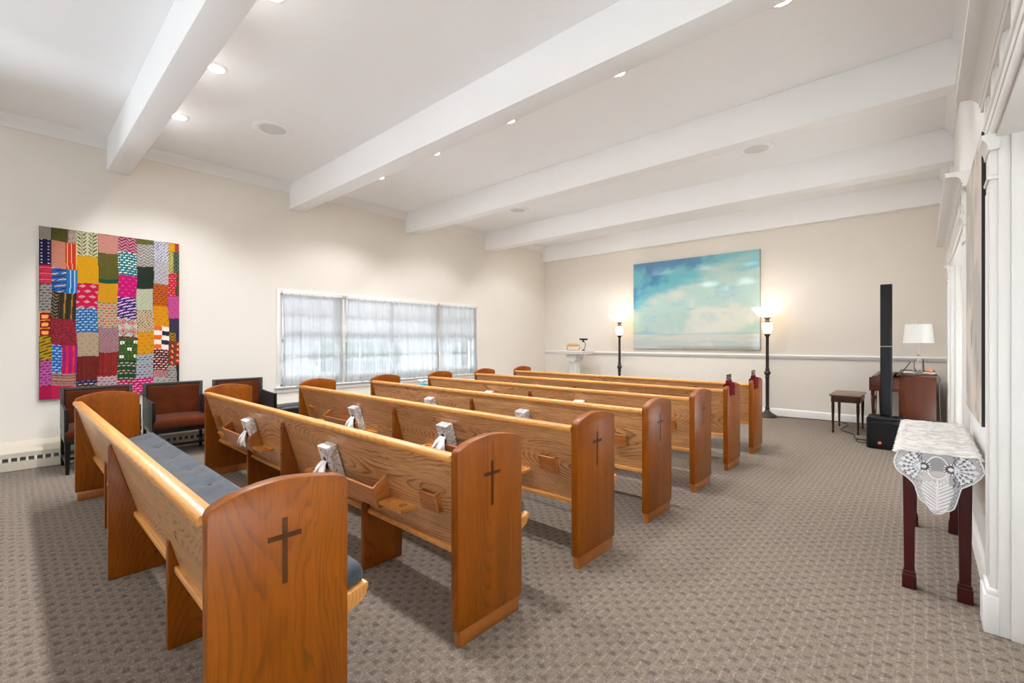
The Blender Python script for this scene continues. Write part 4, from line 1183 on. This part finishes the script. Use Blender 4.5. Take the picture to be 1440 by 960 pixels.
def lace_d(u, v):
    x = FX0 + u * (FX1 - FX0); z = FZ0 + v * (FZ1 - FZ0)
    xc = 0.052
    d = dedge(x, z)
    if d < 0.0045: return 1.0
    den = 0.5
    if 0.0045 < d < 0.020: den = 0.38 + 0.25 * (math.sin(x * 300) * math.sin(z * 300) > 0.2)
    mx = abs(x - xc)
    # scalloped rosettes
    for sx in (-1, 1):
        cx = xc + sx * 0.050; cz = 0.662
        rr = math.hypot(x - cx, (z - cz) * 1.0); an = math.atan2(z - cz, (x - cx))
        inn = (x - cx) * sx < 0.012
        if rr < 0.008: return 1.0
        if inn and 0.011 < rr < 0.020: return 0.12
        if inn and 0.020 <= rr < 0.029: return 0.95 if math.sin(an * 13) > -0.3 else 0.15
        # leaf sprays to both sides
        lx = (x - cx) * sx - 0.006; lz = z - cz
        if lx > 0 and lx < 0.11:
            L_ = math.hypot(lx, lz); a = math.atan2(lz, lx)
            for br in (-1.05, -0.70, -0.35, 0.0, 0.35, 0.70, 1.05):
                wv = (0.10 + 0.05 * math.sin(L_ * 330 + br * 3)) * (1.0 if L_ > 0.02 else 2.0)
                if abs(a - br) < wv and L_ < 0.092 - 0.018 * abs(br): return 0.96
            if L_ < 0.085 and d > 0.010 and (math.sin(x * 420 + 2 * math.sin(z * 160)) * math.sin(z * 380)) > 0.05: return 0.10
            if L_ < 0.098: return 0.52
    # ring around the plain centre
    e = math.hypot((x - xc) / 0.040, (z - 0.662) / 0.056)
    if 0.93 < e < 1.05: return 0.95
    if e < 0.93: return 0.40
    # lower spray
    lz = 0.600 - z
    if lz > 0:
        hz = math.hypot(x - xc, z - 0.592)
        if 0.018 < hz < 0.026: return 0.9 if math.sin(math.atan2(z - .592, x - xc) * 12) > -.2 else 0.2
        if mx < 0.004 and z > 0.45: return 0.95
        k = (z - mx * 0.75) * 58
        if mx < 0.075 - lz * 0.28 and (k % 1) < 0.55 and z > 0.445 and lz > 0.012: return 0.95
    return den
def lace_pos(u, v):
    x = FX0 + u * (FX1 - FX0); z = FZ0 + v * (FZ1 - FZ0)
    return (x, 3.143 - 0.006 * math.sin((0.7285 - z) * 9) + 0.004 * math.sin(x * 40 + 1) * (0.73 - z) * 4, z)
o = colour_grid('lace_flap', M['lace'], 174, 152, lace_pos, lambda u, v: (lambda q: (q, q, q))(lace_d(u, v)), t,
                keep=lambda u, v: inside(FX0 + u * (FX1 - FX0), FZ0 + v * (FZ1 - FZ0)))
# ------------------------------------------------------------------ column loudspeaker
t = thing('column_loudspeaker', 'black column loudspeaker on a boxy subwoofer base near the piano', 'loudspeaker', (-0.345, 7.055, 0))
m = MB()
bp_ = [(-0.175, 0.04), (-0.160, 0.012), (-0.13, 0.0), (0.13, 0.0), (0.160, 0.012), (0.175, 0.04), (0.175, 0.41), (-0.175, 0.41)]
m.prism(bp_, 0.0, 0.372, 'z', 0.012, 3); sub = m.build('subwoofer', M['plastic'], t, angle=40)
m = MB()
pts = [(-0.135, 0.03), (0.135, 0.03), (0.135, 0.315)]
for k in range(0, 9): pts.append((0.09 - 0.18 * k / 8, 0.315 + 0.0 + 0.022 * (1 - math.cos(PI * 0)) + (0.018 if 0 < k < 8 else 0) - 0.02 * math.sin(PI * k / 8)))
pts.append((-0.135, 0.315))
m.prism(pts, -0.006, 0.006, 'y', 0.002, 1); m.build('front_grille', M['grille'], sub)
m = MB(); m.prism([(-0.15, -0.008), (0.15, -0.008), (0.165, 0.02), (0.165, 0.2), (-0.165, 0.2), (-0.165, 0.02)], 0.345, 0.385, 'z', 0.01, 2); m.build('top_cap', M['plastic'], sub, angle=40)
m = MB(); m.tube([(0.06, 0.14, 0.385), (0.06, 0.14, 0.40), (0.12, 0.15, 0.40), (0.12, 0.15, 0.385)], 0.006, 8); m.build('carry_handle', M['steel'], sub)
m = MB(); m.lathe([(0.020, 0), (0.020, 0.004), (0.017, 0.006), (0.0001, 0.006)], -0.045, -0.005, 0.075, 24, frame=Matrix.Rotation(PI / 2, 3, 'X')); lg = m.build('badge', M['logo_red'], sub)
m = MB()   # two white letters on the badge
def stroke(m, pts, w=0.0014):
    for (a, b) in zip(pts[:-1], pts[1:]):
        dx, dz = b[0] - a[0], b[1] - a[1]; L_ = math.hypot(dx, dz); nx, nz_ = -dz / L_ * w, dx / L_ * w
        y = -0.0113
        m._add([(a[0] + nx, y, a[1] + nz_), (b[0] + nx, y, b[1] + nz_), (b[0] - nx, y, b[1] - nz_), (a[0] - nx, y, a[1] - nz_)], [(0, 1, 2, 3)])
x0, z0 = -0.045, 0.075
stroke(m, [(x0 - 0.002, z0 + 0.006), (x0 - 0.010, z0 + 0.006), (x0 - 0.010, z0 - 0.006), (x0 - 0.002, z0 - 0.006)])
stroke(m, [(x0 - 0.010, z0), (x0 - 0.003, z0)]); stroke(m, [(x0 + 0.001, z0 + 0.006), (x0 + 0.006, z0 - 0.006), (x0 + 0.011, z0 + 0.006)])
m.build('badge_letters', M['logo_white'], lg, smooth=False)
for z0, z1 in ((0.386, 1.236), (1.244, 2.0)):
    m = MB(); m.prism([(-0.045, 0.14), (0.060, 0.14), (0.064, 0.15), (0.064, 0.235), (-0.049, 0.235), (-0.049, 0.15)], z0, z1, 'z', 0.003, 1)
    m.box(-0.038, 0.053, 0.134, 0.141, z0 + 0.01, z1 - 0.01, 0.002, 1)
    m.build('column', M['grille'], t)
m = MB(); m.box(-0.044, 0.059, 0.145, 0.23, 1.236, 1.244); m.build('seam_ring', M['steel'], t, smooth=False)

# ------------------------------------------------------------------ piano stool
def turned_leg(m, x, y, h, r=0.026):
    prof = [(0.010, 0), (0.014, 0.012), (0.015, 0.035), (0.010, 0.055), (0.016, 0.068), (0.012, 0.08)]
    prof += [(0.013 + (r - 0.015) * k / 8, 0.085 + (h * 0.83 - 0.085) * k / 8) for k in range(9)]
    prof += [(r - 0.008, h * 0.845), (r + 0.002, h * 0.865), (r - 0.008, h * 0.885), (r, h * 0.90), (r, h)]
    m.lathe(prof, x, y, 0, 16); return m
t = thing('piano_stool', 'small walnut piano stool with turned legs in front of the far wall', 'stool', (-0.815, 8.235, 0))
for sx in (-1, 1):
    for sy in (-1, 1):
        m = MB(); turned_leg(m, sx * 0.143, sy * 0.33, 0.485, 0.022); m.build('leg', M['stoolleg'], t, origin=(sx * 0.143, sy * 0.33, 0.2))
m = MB(); m.box(-0.165, 0.165, -0.352, 0.352, 0.44, 0.525, 0.003); m.build('apron', M['stoolleg'], t)
m = MB(); m.box(-0.185, 0.185, -0.372, 0.372, 0.524, 0.546, 0.006); m.build('lid', M['stoolwood'], t)

# ------------------------------------------------------------------ piano against the right wall
t = thing('spinet_piano', 'mahogany spinet piano against the right wall beside the loudspeaker', 'piano', (0, 7.5, 0))
Lp = 1.45
for y0 in (0.0, Lp - 0.035):
    m = MB(); m.prism([(-0.228, 0.0), (-0.228, 0.865), (0.118, 0.865), (0.118, 0.0)], y0, y0 + 0.035, 'y', 0.004); m.build('side_panel', M['piano'], t, origin=(-0.06, y0, 0.4))
m = MB(); m.box(-0.215, 0.118, 0.035, Lp - 0.035, 0.02, 0.835); m.build('case', M['piano'], t, smooth=False)
m = MB(); m.box(-0.25, 0.125, -0.012, Lp + 0.012, 0.865, 0.885, 0.004); m.build('lid', M['piano'], t)
m = MB(); m.box(-0.522, -0.215, 0.0, Lp, 0.665, 0.70, 0.003).box(-0.522, -0.228, 0.0, 0.04, 0.70, 0.838, 0.004).box(-0.522, -0.228, Lp - 0.04, Lp, 0.70, 0.838, 0.004).box(-0.522, -0.50, 0.04, Lp - 0.04, 0.70, 0.735, 0.002)
m.build('keybed', M['piano'], t)
m = MB()
for k in range(52):
    y = 0.05 + k * (Lp - 0.1) / 52; m.box(-0.50, -0.34, y + 0.0005, y + (Lp - 0.1) / 52 - 0.0005, 0.70, 0.745)
ky = m.build('white_keys', M['ivory'], t, smooth=False)
m = MB()
for k in range(51):
    if k % 7 in (2, 6): continue
    y = 0.05 + (k + 1) * (Lp - 0.1) / 52; m.box(-0.44, -0.34, y - 0.006, y + 0.006, 0.745, 0.757)
m.build('black_keys', M['black_lacquer'], ky, smooth=False)
m = MB(); m.prism([(-0.345, 0.70), (-0.345, 0.75), (-0.30, 0.848), (-0.228, 0.848), (-0.228, 0.70)], 0.04, Lp - 0.04, 'y', 0.003); m.build('fallboard', M['piano'], t)
m = MB(); m.hexa([(-0.46, 0.18, 0.845), (-0.44, 0.18, 0.842), (-0.44, Lp - 0.25, 0.842), (-0.46, Lp - 0.25, 0.845), (-0.36, 0.18, 0.905), (-0.34, 0.18, 0.90), (-0.34, Lp - 0.25, 0.90), (-0.36, Lp - 0.25, 0.905)], 0.003)
m.box(-0.50, -0.23, 0.05, Lp - 0.05, 0.832, 0.848, 0.003)
m.build('music_desk', M['piano'], t)
for y in (0.055, Lp - 0.055):
    m = MB(); turned_leg(m, -0.475, y, 0.668, 0.034); m.build('leg', M['piano'], t, origin=(-0.475, y, 0.3))
    m = MB(); m.box(-0.50, -0.10, y - 0.03, y + 0.03, 0.0, 0.05, 0.006); m.build('toe_block', M['piano'], t)
# crystal table lamp and small things on the piano
t = thing('table_lamp', 'crystal table lamp with white drum shade on top of the piano', 'lamp', (-0.045, 7.78, 0.886))
m = MB(); m.box(-0.055, 0.055, -0.055, 0.055, 0, 0.028, 0.004); m.build('base', M['crystal'], t)
m = MB(); m.lathe([(0.011, 0.028), (0.011, 0.215), (0.018, 0.222), (0.018, 0.235), (0.008, 0.24), (0.008, 0.42)], 0, 0, 0, 14); m.build('stem', M['crystal'], t)
for dx in (-0.04, 0.04):
    m = MB(); m.lathe([(0.014, 0.028), (0.014, 0.16 + 0.02 * (dx > 0)), (0.009, 0.17 + 0.02 * (dx > 0)), (0.0001, 0.175 + 0.02 * (dx > 0))], dx, 0.0, 0, 6); m.build('crystal_post', M['crystal'], t)
m = MB(); m.lathe([(0.012, 0.232), (0.012, 0.25)], 0, 0, 0, 14).lathe([(0.005, 0.41), (0.005, 0.66), (0.0001, 0.665)], 0, 0, 0, 10); m.build('fitting', M['brass'], t)
m = MB(); m.lathe([(0.152, 0.395), (0.131, 0.632)], 0, 0, 0, 40, cap=False); m.build('lamp_shade', M['shade'], t)
m = MB(); m.tube([(0.05, 0.0, 0.006), (0.17, -0.15, 0.006), (0.19, -0.28, -0.02), (0.19, -0.31, -0.3), (0.20, -0.34, -0.6), (0.21, -0.36, -0.86), (0.23, -0.40, -0.878), (0.20, -0.48, -0.85), (0.235, -0.53, -0.82), (0.25, -0.50, -0.86)], 0.004, 6); m.build('cord', M['cable'], t)
o = MB(); o.hexa([(-0.215, 7.56, 0.8865), (-0.205, 7.56, 0.8865), (-0.205, 7.70, 0.8865), (-0.215, 7.70, 0.8865), (-0.125, 7.56, 1.045), (-0.117, 7.56, 1.04), (-0.117, 7.70, 1.04), (-0.125, 7.70, 1.045)], 0.001, 1)
tag(o.build('tablet', M['black_metal']), 'thin black tablet propped up beside the crystal lamp on the piano', 'tablet')
o = MB(); o.box(-0.08, 0.0, 7.53, 7.66, 0.886, 0.900, 0.003)
tag(o.build('notebook', M['canvas_edge']), 'small grey notebook lying at the front edge of the piano top', 'notebook')
o = MB(); o.lathe([(0.0001, 0), (0.05, 0.004), (0.062, 0.02), (0.055, 0.032), (0.0001, 0.028)], 0.055, 7.64, 0.886, 20)
tag(o.build('shallow_dish', M['ivory']), 'small cream dish on the piano beside the crystal lamp', 'dish')
o = MB(); bmesh.ops.create_icosphere(o.bm, subdivisions=3, radius=0.032)
for v in o.bm.verts: v.co = Vector((v.co.x * 1.1, v.co.y, v.co.z * 0.85 * (1 + 0.25 * math.sin(v.co.x * 150)))) + Vector((0.055, 7.64, 0.942))
tag(o.build('seashell', M['shell']), 'coral-coloured seashell resting in the cream dish on the piano', 'seashell')
o = MB(); o.box(-0.21, -0.06, 7.87, 8.10, 0.886, 0.900, 0.002, 1)
tag(o.build('sheet_music', M['paper']), 'stack of white sheet music on the piano behind the tablet', 'sheet music')

# ------------------------------------------------------------------ torchiere floor lamps
def make_torchiere(label, loc):
    t = thing('floor_lamp', label, 'lamp', loc, 0, 'bronze floor lamps with glass bowls')
    m = MB(); m.lathe([(0.150, 0), (0.152, 0.018), (0.140, 0.035), (0.105, 0.05), (0.085, 0.062), (0.055, 0.085), (0.036, 0.105), (0.032, 0.13)], 0, 0, 0, 36); m.build('base', M['bronze'], t)
    m = MB(); m.lathe([(0.032, 0.13), (0.036, 0.14), (0.036, 0.165), (0.028, 0.175), (0.028, 0.66), (0.034, 0.675), (0.034, 0.70), (0.028, 0.71), (0.045, 0.735), (0.052, 0.757), (0.045, 0.78), (0.028, 0.80), (0.034, 0.81), (0.034, 0.825), (0.026, 0.835), (0.024, 1.37), (0.030, 1.385), (0.040, 1.405), (0.050, 1.42), (0.050, 1.435)], 0, 0, 0, 24)
    m.build('pole', M['bronze'], t)
    m = MB(); m.lathe([(0.040, 1.436), (0.060, 1.455), (0.070, 1.49), (0.078, 1.55), (0.080, 1.60), (0.074, 1.618), (0.055, 1.625)], 0, 0, 0, 28); m.build('glass_body', M['lampglass'], t)
    m = MB(); m.lathe([(0.062, 1.622), (0.066, 1.632), (0.040, 1.645), (0.030, 1.668), (0.036, 1.69), (0.060, 1.705), (0.058, 1.716)], 0, 0, 0, 28); m.build('neck', M['pewter'], t)
    m = MB(); m.lathe([(0.058, 1.716), (0.10, 1.728), (0.15, 1.757), (0.195, 1.805), (0.222, 1.85), (0.240, 1.879), (0.246, 1.882), (0.238, 1.886), (0.216, 1.852), (0.190, 1.812), (0.147, 1.766), (0.10, 1.738), (0.05, 1.726)], 0, 0, 0, 40, cap=False)
    m.build('glass_bowl', M['bowl'], t)
    light('POINT', 'bowl_bulb', (0, 0, 1.81), LAMP_W, (1, 0.93, 0.83), t, shadow_soft_size=0.05)
    return t
LAMP_W = 0.4
make_torchiere('bronze floor lamp with a glass bowl standing left of the painting', (-4.84, 8.80, 0))
make_torchiere('bronze floor lamp with a glass bowl right of the painting, near the piano stool', (-2.0, 8.80, 0))

# ------------------------------------------------------------------ white pedestal lectern with roller and gooseneck lamp
t = thing('pedestal_lectern', 'white column pedestal with a moulded top in front of the far left corner', 'pedestal', (-5.875, 8.62, 0))
m = MB(); m.box(-0.36, 0.36, -0.25, 0.25, 1.065, 1.095, 0.004).box(-0.345, 0.345, -0.235, 0.235, 1.02, 1.066, 0.004); m.build('top_shelf', M['trim'], t)
m = MB(); m.prism([(-0.165, 1.02), (0.165, 1.02), (0.155, 0.995), (0.135, 0.93), (0.13, 0.90), (0.115, 0.893), (0.115, 0.875), (0.095, 0.865), (0.095, 0.845), (-0.095, 0.845), (-0.095, 0.865), (-0.115, 0.875), (-0.115, 0.893), (-0.13, 0.90), (-0.135, 0.93), (-0.155, 0.995)], -0.14, 0.14, 'y', 0.003, 1); m.build('capital', M['trim'], t)
m = MB(); m.box(-0.088, 0.088, -0.088, 0.088, 0.12, 0.85, 0.004)
for q in (-0.05, 0, 0.05): m.box(q - 0.012, q + 0.012, -0.092, -0.088, 0.18, 0.80, 0.002, 1)
m.build('column', M['trim'], t)
m = MB(); m.box(-0.16, 0.16, -0.16, 0.16, 0, 0.09, 0.006).box(-0.125, 0.125, -0.125, 0.125, 0.09, 0.125, 0.008); m.build('plinth', M['trim'], t)
t = thing('wooden_roller', 'wooden roller in a small brass frame on the white pedestal', 'roller', (-5.872, 8.56, 1.096))
m = MB(); m.lathe([(0.012, -0.135), (0.028, -0.13), (0.034, -0.115), (0.034, 0.115), (0.028, 0.13), (0.012, 0.135)], 0, 0, 0.125, 20, frame=Matrix.Rotation(PI / 2, 3, 'Y')); m.build('roller', M['oakroll'], t)
m = MB()
for s in (-1, 1): m.tube([(s * 0.165, 0, 0.004), (s * 0.165, 0, 0.125), (s * 0.13, 0, 0.125)], 0.010, 8)
m.tube([(-0.165, 0, 0.006), (0.165, 0, 0.006)], 0.006, 8)
m.build('frame', M['brass'], t)
t = thing('reading_lamp', 'small black gooseneck reading lamp on the white pedestal', 'lamp', (-5.60, 8.56, 1.096))
m = MB(); m.lathe([(0.045, 0), (0.045, 0.01), (0.012, 0.018), (0.010, 0.03)], 0, 0, 0, 20); m.build('base', M['black_metal'], t)
m = MB(); m.tube([(0, 0, 0.02), (0.03, 0, 0.05), (0.055, 0, 0.11), (0.05, 0, 0.17), (0.01, 0, 0.215), (0.0, 0, 0.245)], 0.007, 8).lathe([(0.022, 0.19), (0.022, 0.235)], -0.005, 0, 0, 12); m.build('gooseneck', M['black_metal'], t)
m = MB(); m.tube([(-0.09, 0, 0.255), (0.10, 0, 0.250)], 0.020, 12); m.build('lamp_head', M['black_metal'], t)

# ------------------------------------------------------------------ cables on the floor
o = MB(); o.tube([(-1.86, 8.82, 0.008), (-1.6, 8.93, 0.008), (-1.3, 9.0, 0.008), (-1.0, 8.98, 0.008), (-0.75, 9.0, 0.008), (-0.62, 9.01, 0.008)], 0.006, 6)
tag(o.build('lamp_cord', M['cable']), 'dark cord running along the far wall from the right floor lamp', 'cord')
o = MB()
pts = [(-0.40, 7.475, 0.02), (-0.46, 7.475, 0.008), (-0.58, 7.56, 0.008), (-0.66, 7.5, 0.008), (-0.62, 7.36, 0.008), (-0.54, 7.34, 0.008), (-0.56, 7.48, 0.010), (-0.68, 7.62, 0.008), (-0.72, 7.9, 0.008), (-0.9, 8.2, 0.008), (-0.86, 8.75, 0.008), (-0.95, 8.86, 0.008)]
sm = []
for i in range(len(pts) - 1):
    p0, p1, p2_, p3 = (Vector(pts[max(i - 1, 0)]), Vector(pts[i]), Vector(pts[i + 1]), Vector(pts[min(i + 2, len(pts) - 1)]))
    for k in range(5):
        s = k / 5; sm.append(0.5 * ((2 * p1) + (p2_ - p0) * s + (2 * p0 - 5 * p1 + 4 * p2_ - p3) * s * s + (3 * p1 - p0 - 3 * p2_ + p3) * s ** 3))
sm.append(Vector(pts[-1]))
o.tube(sm, 0.006, 6)
tag(o.build('speaker_cable', M['cable']), 'looped black cable behind the loudspeaker base near the stool', 'cable')


# ------------------------------------------------------------------ ceiling fittings
def ring_speaker(label, x, y):
    t = thing('ceiling_speaker', label, 'ceiling speaker', (x, y, ZC), 0, 'round ceiling speakers')
    m = MB(); m.lathe([(0.135, 0.0), (0.135, -0.010), (0.15, -0.018), (0.195, -0.014), (0.205, -0.006), (0.205, 0.0)], 0, 0, 0, 40, cap=False); m.build('ring', M['ceil'], t)
    m = MB(); m.lathe([(0.0001, -0.006), (0.136, -0.006)], 0, 0, 0, 40, cap=False); m.build('speaker_mesh', M['grill_white'], t)
ring_speaker('round white ceiling speaker above the rust armchairs', -5.354, 1.97)
ring_speaker('round white ceiling speaker near the right wall, in the second bay from the painting', -1.52, 6.138)
ring_speaker('round white ceiling speaker far back on the left side of the ceiling', -5.398, 6.126)
DL_W = 26.0
xs_ = [-5.79, -4.53, -3.27, -1.98, -0.72]
rows = [(-0.90, 'behind the viewer', 0.35), (1.20, 'just past the nearest beam', 2.3), (3.568, 'just past the second beam', 2.1), (5.42, 'added unseen past the third beam', 1.5), (7.5, 'added unseen in the painting bay', 1.2)]  # the last two rows are hidden, added to even out the brightness
cols_n = ['nearest the window wall', 'second from the window wall', 'in the middle of the row', 'second from the right wall', 'nearest the right wall']
def make_downlight():
    t = thing('downlight', '', 'ceiling light', (0, 0, ZC), 0, 'recessed ceiling downlights')
    m = MB(); m.lathe([(0.062, 0.0), (0.062, -0.006), (0.070, -0.010), (0.090, -0.006), (0.092, 0.0)], 0, 0, 0, 28, cap=False); m.build('trim_ring', M['trim'], t)
    m = MB(); m.lathe([(0.0001, -0.004), (0.062, -0.004)], 0, 0, 0, 28, cap=False); m.build('lens', M['bulb'], t)
    return t
dl = make_downlight(); first = True
for y, rl, ps in rows:
    for x, cl, pc in zip(xs_, cols_n, (1, 1, 1, 0.9, 0.32)):
        o = dl if first else copy_tree(dl); first = False
        o.location = (x, y, ZC); o['label'] = 'lit ceiling downlight %s, %s' % (rl, cl)
        light('SPOT', 'downlight_beam', (x, y, ZC - 0.03), DL_W * ps * pc, (0.915, 0.95, 1.0), None, (0, 0, 0), spot_size=R(128), spot_blend=0.55, shadow_soft_size=0.05)

# ------------------------------------------------------------------ daylight and added fill lamps
w = bpy.data.worlds.new('World'); sc.world = w; w.use_nodes = True
wt = w.node_tree; bg = wt.nodes['Background']
bg.inputs[0].default_value = (0.86, 0.93, 1.0, 1); bg.inputs[1].default_value = 0.5
light('AREA', 'back_fill', (-3.45, YB - 0.5, 1.0), 50, (0.80, 0.90, 1.0), None, (R(106), 0, 0), shape='RECTANGLE', size=5.8, size_y=1.6, spread=R(150))  # fill lamp outside the added rear window
light('AREA', 'daylight_left', (XL - 1.5, 4.55, -0.3), 450, (0.80, 0.90, 1.0), None, (R(135), 0, R(-90)), shape='RECTANGLE', size=4.6, size_y=1.6, spread=R(160))
light('AREA', 'side_fill', (XL - 1.4, -3.4, -0.3), 300, (0.80, 0.90, 1.0), None, (R(140), 0, R(-90)), shape='RECTANGLE', size=4.6, size_y=1.6, spread=R(160))  # fill lamp outside the added left window bank
light('AREA', 'hall_fill', (1.75, -0.6, 3.5), 170, (0.88, 0.95, 1.0), None, (0, 0, 0), shape='RECTANGLE', size=1.2, size_y=3.6, spread=R(40))  # added lamp, bounces off the pale hall floor to fill the room
light('AREA', 'hall_fill_far', (1.75, 6.0, 3.5), 260, (0.88, 0.95, 1.0), None, (0, 0, 0), shape='RECTANGLE', size=1.2, size_y=2.4, spread=R(40))  # second added bounce lamp, by the far opening
light('SUN', 'sun', (-10, -5, 12), 2.2, (1, 0.97, 0.92), None, (R(40), 0, R(70)), angle=0.02)

# ------------------------------------------------------------------ camera
cd = bpy.data.cameras.new('Camera'); cam = bpy.data.objects.new('Camera', cd); C.objects.link(cam)
cam.location = (0, 0, 1.3); cam.rotation_euler = (R(90), 0, R(42.1))
cd.sensor_fit = 'HORIZONTAL'; cd.sensor_width = 36.0; cd.lens = 16.0
cd.clip_start = 0.02; cd.clip_end = 300
sc.camera = cam
